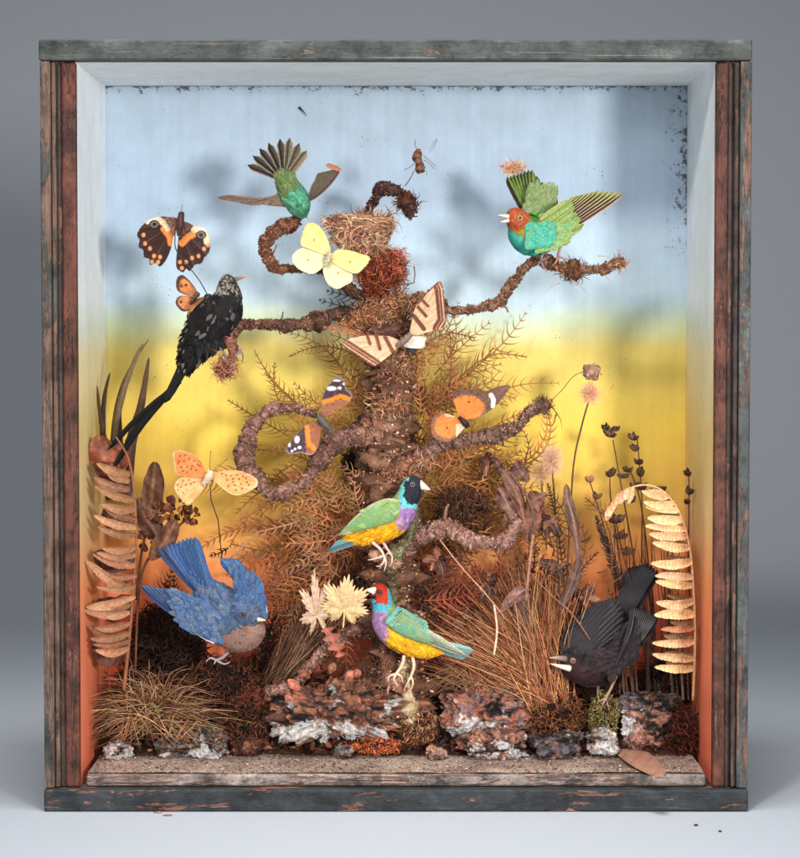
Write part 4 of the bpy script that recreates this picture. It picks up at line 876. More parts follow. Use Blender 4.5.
# red admiral
f = fly('butterfly', 'dark butterfly with orange bands and white wingtip spots on the left curled branch', (322, 420, 62))
def adu(x, y, f_):
    n = NX((x, y), .35)*2; top = y < 399+n; base = mixc((92, 66, 70), (58, 44, 52), .5+n*.3) if top else mixc((176, 112, 74), (134, 84, 62), .5+n*.3)
    k = sm(pl_d(x, y+n*.5, [(324, 402), (332, 399.5), (340, 396), (351, 399.5)]), 2.3, 1); base = mixc(base, (238, 134, 40), k)
    for c, a, b in (((331.5, 388.5), 5, 2.3), ((339.5, 388), 2.2, 1.6), ((337, 380.5), 4, 1.1), ((344, 384), 1.5, 1.3)): base = mixc(base, (242, 236, 236), sm(math.hypot((x-c[0])/a, (y-c[1])/b)*2, 2, .6))
    return mixc(base, (176, 156, 166), sm(1-f_, .03, .04)*.8)
def adl(x, y, f_):
    n = NX((x, y), .35)*2; base = mixc((78, 56, 54), (50, 38, 44), .5+n*.3) if x < 306+n else mixc((172, 96, 60), (128, 74, 58), .5+n*.3)
    k = sm(pl_d(x+n*.5, y, [(307, 427), (307.5, 436), (309, 444), (314, 448.5)]), 2.4, 1); base = mixc(base, (242, 130, 36), k)
    for c, a, b in (((297, 439.5), 2.6, 3.8), ((299.5, 447.5), 2, 1.6), ((295, 449), 1.4, 1.2), ((289.5, 445), 1.2, 2.2), ((292, 451), 1.4, 1)): base = mixc(base, (242, 236, 236), sm(math.hypot((x-c[0])/a, (y-c[1])/b)*2, 2, .6))
    return mixc(base, (190, 170, 170), sm(1-f_, .03, .04)*.8)
wing(f, [(321, 416), (321.5, 402), (326, 389), (332, 381), (337.5, 376.5), (344, 380), (346, 388), (352, 395.5), (348, 403), (336, 411), (325, 417)], (320.5, 419), 60, .12, adu, 140, 56)
wing(f, [(317.5, 421), (305, 426), (294, 437), (286, 448), (289, 454), (300, 453), (311, 455), (317, 448), (320, 436), (321, 425)], (320, 421), 60, .2, adl, 140, 56)
fbody([(318, 416, 58), (322, 421, 57), (328, 427, 58), (333, 432, 60)], 3.2, (84, 78, 70), f, [[(318, 416, 58), (311, 415, 56), (303, 418, 54)]])
# danaid
f = fly('butterfly', 'orange butterfly with wide dark borders and one white patch on the right branch', (459, 419, 60))
def dau(x, y, f_):
    n = NX((x, y), .3)*2.5; c = ((x-467)/17)**2+((y-408)/12.5)**2
    base = mixc((236, 140, 66), (224, 116, 48), .5+n*.2) if c+n*.1 < 1 or (x < 470 and f_ < .5) else mixc((92, 66, 58), (128, 92, 74), .5+n*.25)
    if 1 <= c < 1.25 and n > 0: base = (164, 100, 66)
    base = mixc(base, (248, 240, 230), sm(pl_d(x, y, [(491, 395), (493.5, 399.5), (493, 406)]), 2.2, 1)); base = mixc(base, (120, 50, 24), sm(math.hypot(x-469, y-402), 1.2))
    return base
def dal(x, y, f_):
    n = NX((x, y), .3)*2.5; c = ((x-447)/12.5)**2+((y-426)/12)**2; base = mixc((234, 138, 62), (222, 112, 44), .5+n*.2) if c+n*.1 < 1 or f_ < .5 else mixc((120, 74, 56), (156, 104, 80), .5+n*.3)
    if y < 417 and x > 445: base = mixc(base, (240, 200, 170), .7)
    if x > 456 and y > 424: base = mixc(base, (246, 222, 200), .7)
    return mixc(base, (120, 50, 24), sm(math.hypot(x-447, y-428), 1.1))
wing(f, [(460, 417), (453, 399), (457, 392), (466, 389), (475, 389), (486, 391), (498, 386.5), (510, 385.5), (505.5, 394), (495, 406.5), (483, 415), (467, 420)], (460, 419), 58, .12, dau, 150, 56)
wing(f, [(459, 418), (443, 412.6), (435.5, 414.5), (431, 424), (432, 434.5), (439, 440.6), (451, 441), (461, 432), (465, 425)], (461, 420), 58, .15, dal, 140, 50)
fbody([(468, 427, 58), (464, 422, 57), (459, 417, 58)], 2.4, (40, 30, 30), f, [[(466, 424, 57), (472, 430, 56), (479, 436, 58)], [(466, 424, 57), (470, 419, 55), (476, 423, 54)]])
# fritillary
f = fly('butterfly', 'pale orange butterfly with small dark spots flying low over the left side', (208, 482, 50))
def spots(base_a, base_b, pts, r, hind=False):
    def g(x, y, f_):
        base = mixc(base_a, base_b, .5+NX((x, y), .12)); 
        for q in pts: base = mixc(base, (110, 54, 30), sm(math.hypot(x-q[0], y-q[1]), r, .7))
        return mixc(base, (250, 226, 200), sm(1-f_, .03, .04)*.7)
    return g
ul = [(180, 456), (185, 455), (179, 461), (184, 461), (189, 459), (194, 461), (181, 467), (187, 467), (192, 466), (198, 465), (178, 463.5), (183, 471), (191, 469), (187, 472), (196, 470), (200, 466)]
ll = [(183, 481), (189, 480), (186, 485), (191, 484), (181, 487), (187, 490), (183, 493), (194, 482), (177.5, 485), (177.5, 490), (179, 495), (182, 499), (185, 502)]
rr = [(226, 475), (231, 475.5), (237, 475), (243, 476), (227, 480), (233, 479), (239, 479), (246, 478), (228.5, 486), (235, 485), (241, 484), (247, 482), (236, 490), (242, 488.5), (249, 485), (222, 474), (233, 482)]
wing(f, [(205.5, 476), (203, 464), (193, 455), (181, 450.5), (173, 452.7), (174, 461.6), (176.5, 474), (194, 476.5)], (206.5, 478), 50, .2, spots((236, 146, 86), (226, 124, 64), ul, .85), 130, 50)
wing(f, [(204, 478), (188, 476), (178, 479.5), (174.5, 488), (180.6, 499), (187.5, 504), (195, 499), (205, 486)], (206, 480), 51, .12, spots((238, 180, 122), (232, 156, 92), ll, .75), 130, 50)
wing(f, [(212, 477), (219, 471.5), (237, 470.5), (251, 475), (257.5, 481), (255, 488), (237, 495.5), (224, 489.5)], (210.5, 478), 50, .2, spots((236, 160, 94), (238, 180, 116), rr, .85), 130, 50)
fbody([(211, 471, 48), (208, 478, 47), (203, 485, 49)], 3.2, (206, 176, 150), f, [[(210, 471, 48), (210, 461, 46), (211, 451, 45)], [(212, 472, 48), (219, 466, 46), (227, 459, 45)]])
mb = MB(); mb.tube([P(210, 484, 50), P(211, 500, 60), P(218, 520, 80), P(222, 560, 100)], .0005, 5, (60, 46, 36)); mb.build('mounting_wire', 'wire', f)
# owl-eyed
f = fly('butterfly', 'dark butterfly with orange bands and round eyespots hovering on a wire at upper left', (178, 240, 60))
def owl(eye_c, band, spots_, cream):
    def g(x, y, f_):
        n = NX((x, y), .4)*2; base = mixc((44, 26, 26), (70, 36, 30), .5+n*.4)
        base = mixc(base, (232, 140, 66), sm(pl_d(x, y+n*.4, band), 3.6, 1.5)); base = mixc(base, (244, 214, 176), sm(pl_d(x, y, cream), 3.4, 1.2))
        d = math.hypot((x-eye_c[0])*.95, (y-eye_c[1])*1.15); base = mixc(base, (34, 22, 24), sm(d, 5.0)); base = mixc(base, (164, 140, 132), sm(abs(d-2.9), .6, .6)*.9); base = mixc(base, (20, 16, 20), sm(d, 1.6, .6))
        for q in spots_: base = mixc(base, (240, 158, 96), sm(math.hypot(x-q[0], (y-q[1])*.9), 2.0, .9))
        return base
    return g
wing(f, [(177, 219), (163, 216.5), (149.5, 219.6), (141, 227), (137, 235), (139.5, 240), (138.5, 247), (143, 250), (144, 257), (149, 259), (150, 265), (156, 263), (160, 266.5), (166, 260), (171, 248), (174, 232)], (176, 222), 62, -.25,
     owl((154.4, 224.5), [(164, 229), (170, 236), (171, 243)], [(143.5, 235), (145, 243.5), (150, 248.5), (154, 256), (160, 257), (158, 262), (152, 262)], [(148, 221), (158, 219.5), (166, 224), (168, 228)]), 150, 60)
wing(f, [(179, 240), (183, 224), (193.5, 226), (205, 229), (210, 242), (209, 252), (204, 258), (201.7, 263), (195, 265), (190, 271), (186, 269), (183, 272.5), (177, 268.5), (176, 261), (178, 250)], (179.5, 228), 60, -.25,
     owl((201, 235), [(182, 243), (188, 237), (196, 233)], [(192, 258), (198.5, 256), (186, 262), (180, 262), (204, 249), (182, 268), (208, 245)], [(194, 229.5), (202, 229), (206, 235), (207, 242)]), 150, 60)
wing(f, [(179, 219), (172, 217), (164, 218), (168, 224), (174, 236), (176, 232)], (178, 221), 60, .1, lambda x, y, f_: mixc((150, 104, 84), (96, 60, 48), .5+NX((x, y), .3)), 60, 20)
wing(f, [(180, 221), (186, 222), (193, 226), (186, 232), (180, 238), (178.5, 232)], (180, 222), 59, .1, lambda x, y, f_: mixc((120, 84, 70), (84, 52, 44), .5+NX((x, y), .3)), 60, 20)
fbody([(181.5, 212, 56), (180, 224, 55), (178.5, 236, 57)], 3.0, (70, 44, 36), f, [[(181, 213, 56), (181.5, 209, 55), (182.5, 205, 54)]])
mb = MB(); mb.tube([P(*a) for a in cr([(175, 236, 60), (176, 250, 62), (188, 266, 60), (199, 280, 56), (208, 296, 50)], 14)], .0005, 5, (40, 40, 46)); mb.build('mounting_wire', 'wire', f)
mb = MB(); mb.ball(P(208, 298, 52), 4*U(52), (30, 24, 22), 8, rough=.4); mb.build('mounting_clip', 'wire', f)
# small orange
f = fly('butterfly', 'small tawny orange butterfly tucked behind the back of the long-tailed black bird', (192, 300, 76))
so_ = lambda a, b, sps, brd: (lambda x, y, f_: (lambda base: mixc(base, (90, 48, 30), max([sm(math.hypot(x-q[0], y-q[1]), 1.5) for q in sps]+[sm(1-f_, brd, .06)])))(mixc(a, b, .5+NX((x, y), .2))))
wing(f, [(177.5, 277), (176, 283), (178, 291), (190, 296), (197, 293), (193, 285), (185, 276.5), (181, 275)], (195, 295), 74, .1, so_((216, 142, 78), (200, 120, 66), [(181, 286), (186, 285)], .18), 90, 36)
wing(f, [(190, 296.5), (180, 296), (175.5, 303), (182, 311), (190, 309.5), (195, 300)], (195, 297), 76, .05, so_((200, 118, 70), (220, 150, 100), [(181, 302)], .12), 90, 36)
wing(f, [(194, 301), (202, 297), (207, 298), (208, 308), (203, 318), (195, 326), (187, 319), (188.5, 310)], (196, 299), 74, .1, so_((222, 152, 92), (206, 126, 74), [(197, 311), (189.5, 317)], .13), 90, 36)
fbody([(199, 293, 73), (195, 297, 72), (190, 304, 74)], 2.0, (90, 66, 50), f)
# winged insect above the branch
f = thing('wasp', 'small brown winged insect on a wire above the dark top branch', 'insect', P(418, 168, 70))
mb = MB(); q = [(418.5, 149, 70, 1.5), (418, 153, 70, 3.4), (417, 158, 70, 4.2), (419, 162, 70, 3.2), (420, 168, 70, 4.8), (421, 173, 70, 3)]
pts, rad = Pl(q, 26); mb.tube(pts, rad, 14, rough=.5, rs=500, cf=lambda p, t, d: (120, 76, 52) if math.sin(t*26) > -.1 else (60, 38, 28)); crumbs(mb, pts, rad, 260, [(130, 86, 60), (70, 44, 32), (176, 128, 94)], (.0003, .0008)); mb.build('body', 'chitin', f)
for a in ([(415, 163, 69), (410, 167, 66), (404, 170, 64)], [(424, 160, 69), (429, 163, 66), (434, 169, 64)], [(422, 170, 68), (426, 171, 66), (427, 175, 65)], [(417, 150, 69), (415, 144, 67), (416, 139, 66)], [(424, 156, 69), (431, 162, 66), (435, 166, 65)]):
    mb = MB(); mb.tube([P(*b) for b in cr(a, 6)], .0003, 5, (110, 90, 80)); mb.build('leg', 'wire', f)
mb = MB(); mb.tube([P(414, 171, 72), P(410, 179, 80), P(405, 186, 90)], .0004, 5, (50, 46, 44)); mb.build('mounting_wire', 'wire', f)
mb = MB(); mb.ribbon([P(299, 107, 207), P(303, 111, 206), P(307, 116, 207)], .0022, (20, 18, 16)); tag(mb.build('dark_splinter', 'chitin'), 'tiny dark splinter stuck high on the blue painted back', 'splinter')
mb = MB(); mb.ribbon([P(437, 139, 205), P(434, 146, 204), P(431, 152, 205)], .0008, (120, 96, 84)); tag(mb.build('fine_bristle', 'chitin'), 'fine brown bristle on the blue back to the right of the winged insect', 'bristle')
# ================================================================ PLANTS AND STONES
def G(px, py, lift=0):
    "where the sight line through a photo point meets the flat sand"
    r = _ray(px, py, 0).normalized(); t = (ZF+.0012+lift-HCAM)/r.z; return Vector((r.x*t, -CAMD+r.y*t, ZF+.0012+lift))
def frond_into(mb, lst, tooth, sp, w, c, c2=None, ang=76, curl=1.25, k=1.0, rw=.9, wob=.15, sub=False):
    tooth *= 1.45 if not sub else 1.1; sp *= 1.05; w *= .92; c2 = c2 or c; rough_len = sum(math.hypot(lst[i+1][0]-lst[i][0], lst[i+1][1]-lst[i][1]) for i in range(len(lst)-1)); n = max(6, int(rough_len/sp))
    q = cr(lst, n); pts = [P(*a) for a in q]; u = U(lst[0][2])
    mb.tube(pts[::2]+[pts[-1]] if n > 12 else pts, [rw*u*(1-.75*i/n) for i in range(len(pts[::2]+[pts[-1]] if n > 12 else pts))], 5, c, k=k*.85)
    roll = R.uniform(-.5, .5)
    for i in range(1, n):
        f = i/(n-1); t = (pts[min(i+1, n-1)]-pts[i-1]).normalized(); sd0 = t.cross(Vector((math.sin(roll)*.6, 1, .2*math.sin(roll*2)))).normalized()
        L0 = tooth*u*min(1, .35+f*2.5)*(max(0.02, 1-f)**.55)
        for s in (-1, 1):
            if R.random() < .04: continue
            L = L0*R.uniform(.75, 1.1); a = math.radians(ang+R.uniform(-9, 9)); v = (sd0*s*math.sin(a)+t*math.cos(a)+Vector((0, R.uniform(-wob, wob)*1.3-.15, 0))).normalized()
            p = pts[i].copy(); pp = [p.copy()]; m = 5
            for g in range(m):
                v = (v+t*curl*.22+Vector((0, -.05, R.uniform(-.04, .02)))).normalized(); p = p+v*L/m; pp.append(p.copy())
            cc = jit(tuple(q_*.88 for q_ in mixc(c, c2, f)), .18)
            if sub:
                nn = [tuple(x) for x in pp]
                mb.ribbon(pp, w*u*.8, cc, k=k)
                for g in range(1, m+1):
                    for hh in (0, .5):
                        q0 = pp[g-1].lerp(pp[g], hh)
                        for s2 in (-1, 1):
                            d2 = (v.cross(Vector((0, 1, 0)))*s2+v*.5).normalized(); l2 = L*.20*(1-(g-1+hh)/(m+1)); mb.ribbon([q0, q0+d2*l2*.6, q0+d2*l2+v*l2*.3], w*u*.9, cc, k=k)
            else: mb.ribbon(pp, w*u, cc, jit(cc, .1), k=k)
def frond(label, lst, tooth, sp, w, c, c2=None, group=None, name='fern_frond', **kw):
    mb = MB(); frond_into(mb, lst, tooth, sp, w, c, c2, **kw); return tag(mb.build(name, 'fern', origin=P(*lst[0])), label, 'fern', group)
SC = [1]
def arc(x, y, D, ang, L, bend, dD=0, droop=0):
    "list of points starting at x,y going at ang degrees (0 right, 90 up) and curving by bend degrees"
    if SC[0]:       # scatter the starting points so fronds do not fan out of one spot
        ang += R.uniform(-28, 28); s0 = R.uniform(0, .6)*L; x += math.cos(math.radians(ang))*s0; y -= math.sin(math.radians(ang))*s0; L *= .72; bend = bend*1.3+R.uniform(-70, 70)
    out = []; n = 6; a = math.radians(ang)
    for i in range(n+1):
        out.append((x, y, max(20, min(203, D+dD*i/n)))); x += math.cos(a)*L/n; y -= math.sin(a)*L/n-droop*i/n; a += math.radians(bend)/n
    return out
GOLD = (186, 128, 70); GB = (140, 86, 44); RB = (132, 66, 38); DB = (84, 48, 30); DKG = (34, 28, 26)
def cluster(label, group, n, gen, **kw):
    for i in range(n):
        a = gen(i); frond(label, a[0], a[1], a[2], a[3], jit(a[4], .18), group=group, **{**dict(sub=a[5] if len(a) > 5 else False), **kw})
U_ = R.uniform
cluster('golden-brown fern frond fanning out against the yellow right of the upper trunk', 'fern fronds right of the upper trunk', 21,
    lambda i: (arc(404+U_(-4, 14), 420+U_(-30, 20), 118+U_(-10, 40), 12+i*3.6+U_(-6, 6), U_(80, 140), U_(-30, 50), 25), U_(15, 24), U_(5.5, 7.5), 1.7, (190, 126, 68)))
cluster('brown fern frond spreading left of the trunk above the ring branch', 'fern fronds left of the upper trunk', 18,
    lambda i: (arc(376+U_(-8, 6), 420+U_(-25, 30), 120+U_(-6, 40), 100+i*4.4+U_(-6, 6), U_(65, 110), U_(-40, 40), 25), U_(14, 22), U_(5, 7), 1.7, (178, 118, 64)))
cluster('fine golden fern frond behind the left ring branch', 'fern fronds behind the ring branch', 18,
    lambda i: (arc(352+U_(-14, 14), 455+U_(-25, 40), 130+U_(0, 40), 135+i*6.2+U_(-6, 6), U_(70, 120), U_(-50, 50), 10), U_(12, 18), U_(4.4, 6), 1.5, (184, 130, 64)))
cluster('feathery brown fern frond drooping left of the lower trunk', 'fern fronds drooping left of the lower trunk', 34,
    lambda i: (arc(365+U_(-20, 16), 500+U_(-20, 70), 128+U_(0, 45), 165+i*2.6+U_(-8, 8), U_(85, 165), U_(-10, 50), 16, 3), U_(15, 24), U_(4.6, 6.2), 1.9, mixc((184, 122, 64), (168, 90, 52), i/33.), i % 5 == 0))
cluster('dense bronze fern frond right of the trunk below the right branch', 'fern fronds below the right branch', 30,
    lambda i: (arc(416+U_(-8, 14), 500+U_(-30, 30), 122+U_(-6, 45), -20+i*4.4+U_(-6, 6), U_(70, 130), U_(-40, 50), 20), U_(14, 22), U_(5, 7), 1.9, (176, 112, 62)))
cluster('rust-red fern frond low behind the two small finches', 'rust-red fern fronds behind the finches', 22,
    lambda i: (arc(412+U_(-10, 20), 640+U_(-40, 20), 128+U_(0, 40), 5+i*4.4+U_(-6, 6), U_(60, 110), U_(-35, 20), 16), U_(14, 20), U_(4.5, 6), 2.1, (160, 74, 46)))
cluster('reddish fern frond standing low between the bluebird and the trunk', 'reddish fern fronds right of the bluebird', 20,
    lambda i: (arc(330+U_(-40, 30), 640+U_(-25, 25), 135+U_(0, 40), 80+i*3+U_(-10, 10), U_(60, 120), U_(-30, 30), 16), U_(13, 19), U_(4.5, 6), 1.8, (160, 88, 56)))
cluster('dense curly brown fern frond pressed close over the trunk base', 'fern fronds over the trunk', 12,
    lambda i: (arc(360+U_(-24, 22), 560+U_(-60, 40), 112+U_(-14, 10), 60+i*9+U_(-6, 6), U_(55, 95), U_(-50, 50), -8), U_(13, 19), U_(4.4, 5.6), 2.0, (182, 122, 80)))
cluster('comb-like brown fern frond curling beside the upper trunk', 'fern fronds hugging the upper trunk', 10,
    lambda i: (arc(412+U_(-4, 20), 440+U_(-50, 30), 112+U_(-4, 16), 30+i*8+U_(-6, 6), U_(45, 80), U_(-60, 80), -6), U_(13, 18), U_(4, 5), 1.8, (176, 112, 64)))
cluster('small dark fern sprig low on the orange back between the grass and the blackbird', 'dark fern sprigs left of the blackbird', 7,
    lambda i: (arc(540+i*10+U_(-4, 4), 650+U_(-10, 10), 150+U_(0, 30), 70+U_(-20, 30), U_(50, 90), U_(-40, 40), 10), U_(8, 12), U_(4, 5), 1.3, (88, 50, 34)))
cluster('brown fern frond in the undergrowth behind the broad leaves right of centre', 'fern fronds behind the broad leaves', 10,
    lambda i: (arc(520+U_(-30, 50), 590+U_(-30, 30), 140+U_(0, 40), 60+i*7+U_(-10, 10), U_(60, 110), U_(-40, 50), 10), U_(12, 18), U_(4.6, 6), 1.8, (150, 92, 56)))
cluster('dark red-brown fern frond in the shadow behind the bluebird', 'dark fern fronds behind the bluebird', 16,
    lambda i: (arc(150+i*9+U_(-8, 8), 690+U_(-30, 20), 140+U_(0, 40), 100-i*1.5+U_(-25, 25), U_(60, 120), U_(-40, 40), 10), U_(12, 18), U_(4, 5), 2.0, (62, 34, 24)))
cluster('golden fern frond with long curved ribs between the right branch and the upper finch', 'golden fern fronds right of the upper finch', 20,
    lambda i: (arc(430+U_(-14, 30), 480+U_(-10, 50), 112+U_(-10, 40), -30+i*6.3+U_(-8, 8), U_(60, 115), U_(-50, 60), 10), U_(13, 18), U_(5, 6.5), 1.9, (186, 122, 66)))
cluster('pale bronze fern frond left of the upper finch', 'bronze fern fronds left of the upper finch', 14,
    lambda i: (arc(352+U_(-20, 20), 510+U_(-20, 40), 100+U_(-8, 20), 120+i*9+U_(-6, 6), U_(50, 95), U_(-50, 60), 4), U_(11, 15), U_(4.2, 5.4), 1.7, (184, 126, 80)))
cluster('rusty fern frond behind the right grass tuft', 'rusty fern fronds behind the right grass tuft', 10,
    lambda i: (arc(500+U_(-30, 40), 660+U_(-30, 10), 150+U_(0, 30), 60+i*8+U_(-8, 8), U_(60, 100), U_(-40, 40), 6), U_(12, 16), U_(4.5, 6), 1.9, (150, 76, 48)))
for lab, lst, tl, sp_, w_, c_ in (
    ('black fern sprig pointing left under the yellow butterfly, upper of two', [(378, 306, 100), (360, 299, 92), (345, 295, 88), (328, 291, 86)], 15, 5, 1.8, DKG),
    ('black fern sprig pointing left under the yellow butterfly, lower of two', [(376, 314, 100), (358, 309, 92), (342, 306, 88), (320, 300, 86)], 14, 5, 1.8, DKG),
    ('black fern sprig arching behind the cream striped butterfly', [(396, 330, 104), (406, 316, 100), (416, 306, 98), (424, 296, 98)], 17, 4.5, 1.6, (44, 36, 34)),
    ('slim dark fern sprig rising right of the red-brown root ball', [(384, 306, 104), (394, 298, 102), (402, 292, 102), (408, 285, 102)], 12, 4.5, 1.4, (40, 34, 36)),
    ('small orange-brown fern sprig left of the cream striped butterfly', [(372, 336, 88), (352, 334, 80), (338, 330, 78), (318, 326, 78)], 9, 3.4, 1.5, (196, 116, 74)),
    ('red-brown fern frond arching right from behind the cream striped butterfly', [(402, 366, 110), (424, 345, 108), (448, 333, 108), (474, 338, 110)], 17, 5, 1.4, (148, 84, 52)),
    ('reddish fern frond pointing right above the orange dark-bordered butterfly', [(448, 392, 118), (470, 368, 118), (496, 354, 120), (526, 357, 122)], 14, 5.5, 1.3, (156, 92, 52)),
    ('orange-brown fern frond reaching right behind the tip of the right branch', [(474, 402, 122), (500, 391, 122), (526, 384, 124), (558, 383, 126)], 17, 7, 1.3, (178, 108, 52)),
    ('long fern frond arching over the trunk top towards the upper left', [(384, 372, 112), (350, 352, 112), (318, 346, 114), (290, 356, 116)], 13, 4.2, 1.3, (158, 100, 54)),
    ('golden fern frond reaching left towards the bluebird tail', [(352, 500, 130), (318, 494, 126), (280, 500, 126), (240, 520, 130)], 15, 4, 1.4, (168, 112, 56)),
    ('pinkish fern stalk crossing in front of the ferns right of the bluebird', [(300, 520, 96), (285, 526, 92), (258, 532, 90), (240, 550, 86), (230, 558, 84)], 8, 6, 1.2, (190, 134, 100)),
    ('short dark fern tip above the right wing of the bluebird', [(228, 548, 84), (219, 553, 78), (210, 556, 76)], 8, 2.6, 2.0, (30, 22, 20)),
    ('lone dark fern sprig rising below the right branch tip', [(524, 476, 104), (526, 458, 104), (529, 445, 104), (524, 432, 104)], 9, 5, 1.3, (90, 54, 36)),
    ('tall dark fern frond standing behind the twisted brown leaf', [(566, 640, 120), (564, 580, 120), (556, 520, 120), (548, 484, 120)], 13, 4.2, 1.7, (104, 62, 40)),
    ('loose fern frond with long ribs left of the dried flower stems', [(608, 620, 130), (612, 560, 124), (606, 520, 122), (586, 498, 120)], 22, 8, 1.3, (130, 82, 48)),
    ('very dark catkin-like fern frond leaning behind the blackbird wing', [(640, 640, 140), (622, 588, 134), (606, 545, 130), (596, 516, 128)], 9, 2.2, 2.4, (54, 34, 26)),
    ): frond(lab, lst, tl, sp_, w_, c_)
# stiff dried fern at left
lf = thing('dried_fern', 'stiff tan fern with broad ribbed leaflets standing against the left wall', 'fern', P(124, 690, 70))
mb = MB(); rl = cr([(124, 690, 74), (129, 640, 72), (133, 590, 70), (136, 540, 68), (134, 490, 66), (128, 458, 62), (116, 437, 56)], 40); mb.tube([P(*a) for a in rl], [2.0*U(70)*(1-.6*i/39) for i in range(40)], 7, (150, 96, 66)); mb.build('stalk', 'leaf', lf)
def leaflet(a, b_, w, c, parent, name='leaflet', cup=.5, serr=.10, sag=3, n=26, dD=-10, mat='leaf'):
    mb = MB(); m = ((a[0]+b_[0])/2, (a[1]+b_[1])/2+sag, (a[2]+b_[2])/2+dD*.5); q = cr([a, m, b_], n); pts = [P(*x) for x in q]
    t = (pts[-1]-pts[0]).normalized(); sd = t.cross(Vector((U_(-.2, .2), 1, U_(-.2, .2)))).normalized(); rows = []; cols = []; n3 = sd.cross(t)
    for i, p in enumerate(pts):
        f = i/(n-1); pw = math.sin(math.pi*min(1, .08+f*.92))**.65*(1 if f < .5 else 1)*(1+serr*(1 if i % 2 else -1)); W = w*U(a[2])*.5*pw; kk = 1.1 if i % 2 else .82
        r_ = []; c_ = []
        for x in (-1, -.5, 0, .5, 1):
            r_.append(p+sd*W*x-n3*abs(x)*W*cup+Vector((0, 0, fbm(p, 120, 3)*.0006))); c_.append(C(jit(mixc(c, (220, 170, 130), .25 if x == 0 else 0), .06), kk))
        rows.append(r_); cols.append(c_)
    mb.grid(rows, cols); return mb.build(name, mat, parent)
TA = (196, 134, 96)
LAD = []
y_ = 474
while y_ < 648:
    rxx = 130 if y_ < 490 else (136 if y_ < 600 else 130); tlt = -16 if y_ < 500 else (-9 if y_ < 535 else (0 if y_ < 560 else (-8 if y_ < 580 else 4)))
    LAD.append(((rxx+U_(-1, 1), y_, 67), (rxx-U_(33, 44)+(6 if y_ < 495 else 0), y_+tlt+U_(-5, 5), 48+U_(-6, 6)), U_(9, 13), jit(R.choice([TA, (186, 126, 90), (206, 148, 110), (168, 108, 76)]), .1)))
    y_ += U_(7, 11)
LAD += [((130, 590, 68), (86, 560, 42), 14, (212, 152, 112)), ((128, 598, 68), (86, 607, 40), 14, (214, 156, 116)), ((126, 612, 70), (84, 610, 42), 14, (206, 146, 108)), ((126, 640, 70), (88, 626, 48), 15, (150, 92, 62)), ((136, 556, 70), (112, 548, 72), 12, (104, 60, 40)), ((133, 576, 72), (108, 580, 74), 14, (86, 48, 34))]
for a, b_, w, c in LAD:
    leaflet(a, b_, w*.72, tuple(q_*.86 for q_ in c), lf, n=40)
for k_, (pts_, w, c) in enumerate((([(112, 480, 80), (104, 458, 74), (98, 436, 70)], 26, (136, 72, 46)), ([(122, 470, 82), (118, 455, 78), (110, 442, 74)], 22, (120, 62, 40)), ([(120, 474, 76), (106, 472, 70), (96, 466, 66)], 18, (96, 46, 32)), ([(150, 520, 104), (152, 495, 100), (155, 462, 98)], 20, (96, 58, 38)), ([(160, 540, 106), (148, 520, 104), (138, 498, 104)], 20, (80, 46, 32)), ([(150, 560, 104), (166, 540, 100), (176, 520, 98)], 18, (104, 62, 40)))):
    mb = MB(); crumple(mb, pts_, w*1.15, c, pw=.8)
    tag(mb.build('dried_leaf', 'leaf'), ['rust-brown broad leaf topmost against the left wall', 'brown leaf overlapping the topmost leaf at the left wall', 'dark folded leaf just under the topmost leaf at the left wall', 'upright narrow brown leaf right of the tan left fern', 'dark leaf just right of the tan left fern, below the upright one', 'slanted brown leaf above the left wing of the bluebird'][k_], 'leaf')
for k_, (pts_, w, c) in enumerate((([(134, 560, 84), (112, 562, 82), (94, 556, 80)], 26, (70, 40, 28)), ([(134, 600, 84), (112, 610, 82), (96, 606, 80)], 26, (58, 34, 26)), ([(130, 650, 84), (110, 654, 80), (92, 650, 74)], 28, (92, 52, 36)), ([(134, 522, 84), (118, 520, 82), (102, 512, 80)], 24, (76, 44, 32)))):
    mb = MB(); crumple(mb, pts_, w, c, pw=.7); tag(mb.build('dried_leaf', 'leaf'), ['dark brown leaf behind the middle leaflets of the tan left fern', 'dark brown leaf behind the lower leaflets of the tan left fern', 'brown leaf at the very foot of the tan left fern', 'dark brown leaf behind the upper leaflets of the tan left fern'][k_], 'leaf')
# curly seed clusters behind (brown) above bluebird
for j, (x, y, D, r) in enumerate(((160, 512, 104, 11), (178, 508, 104, 12), (192, 516, 106, 8), (146, 540, 108, 9))):
    mb = MB(); 
    for _ in range(26):
        d = Vector((R.gauss(0, 1), R.gauss(0, 1), R.gauss(0, 1))).normalized(); p = P(x, y, D)+d*r*.5*U(D); t = (d+Vector((U_(-1, 1), U_(-1, 1), U_(-1, 1)))*.7).normalized(); L = r*.8*U(D)
        q = [p+t*L*g/6+d*math.sin(g/6*3)*L*.25 for g in range(7)]; sd = t.cross(d).normalized(); mb.blade(q, sd, L*.8, jit(R.choice([(118, 66, 42), (86, 48, 32), (140, 86, 56)]), .2), cup=.4, nrm=d)
    tag(mb.build('dried_blossom', 'leaf'), ['curly brown dried flower head left of the spotted butterfly, leftmost of four', 'curly brown dried flower head directly below the spotted butterfly', 'smallest curly brown flower head, right of its neighbours under the spotted butterfly', 'curly brown dried flower head lowest, beside the tan left fern'][j], 'dried blossom', 'curly dried blossoms')
mb = MB(); mb.tube([P(*a) for a in cr([(185, 520, 106), (165, 540, 110), (145, 565, 112), (138, 600, 116), (135, 680, 116)], 16)], .0012, 6, (110, 66, 42)); mb.tube([P(*a) for a in cr([(150, 520, 106), (142, 550, 112), (136, 600, 116)], 12)], .0012, 6, (90, 54, 36)); tag(mb.build('dried_stalk', 'leaf'), 'forked brown stalk carrying the curly flower heads at left', 'stalk')
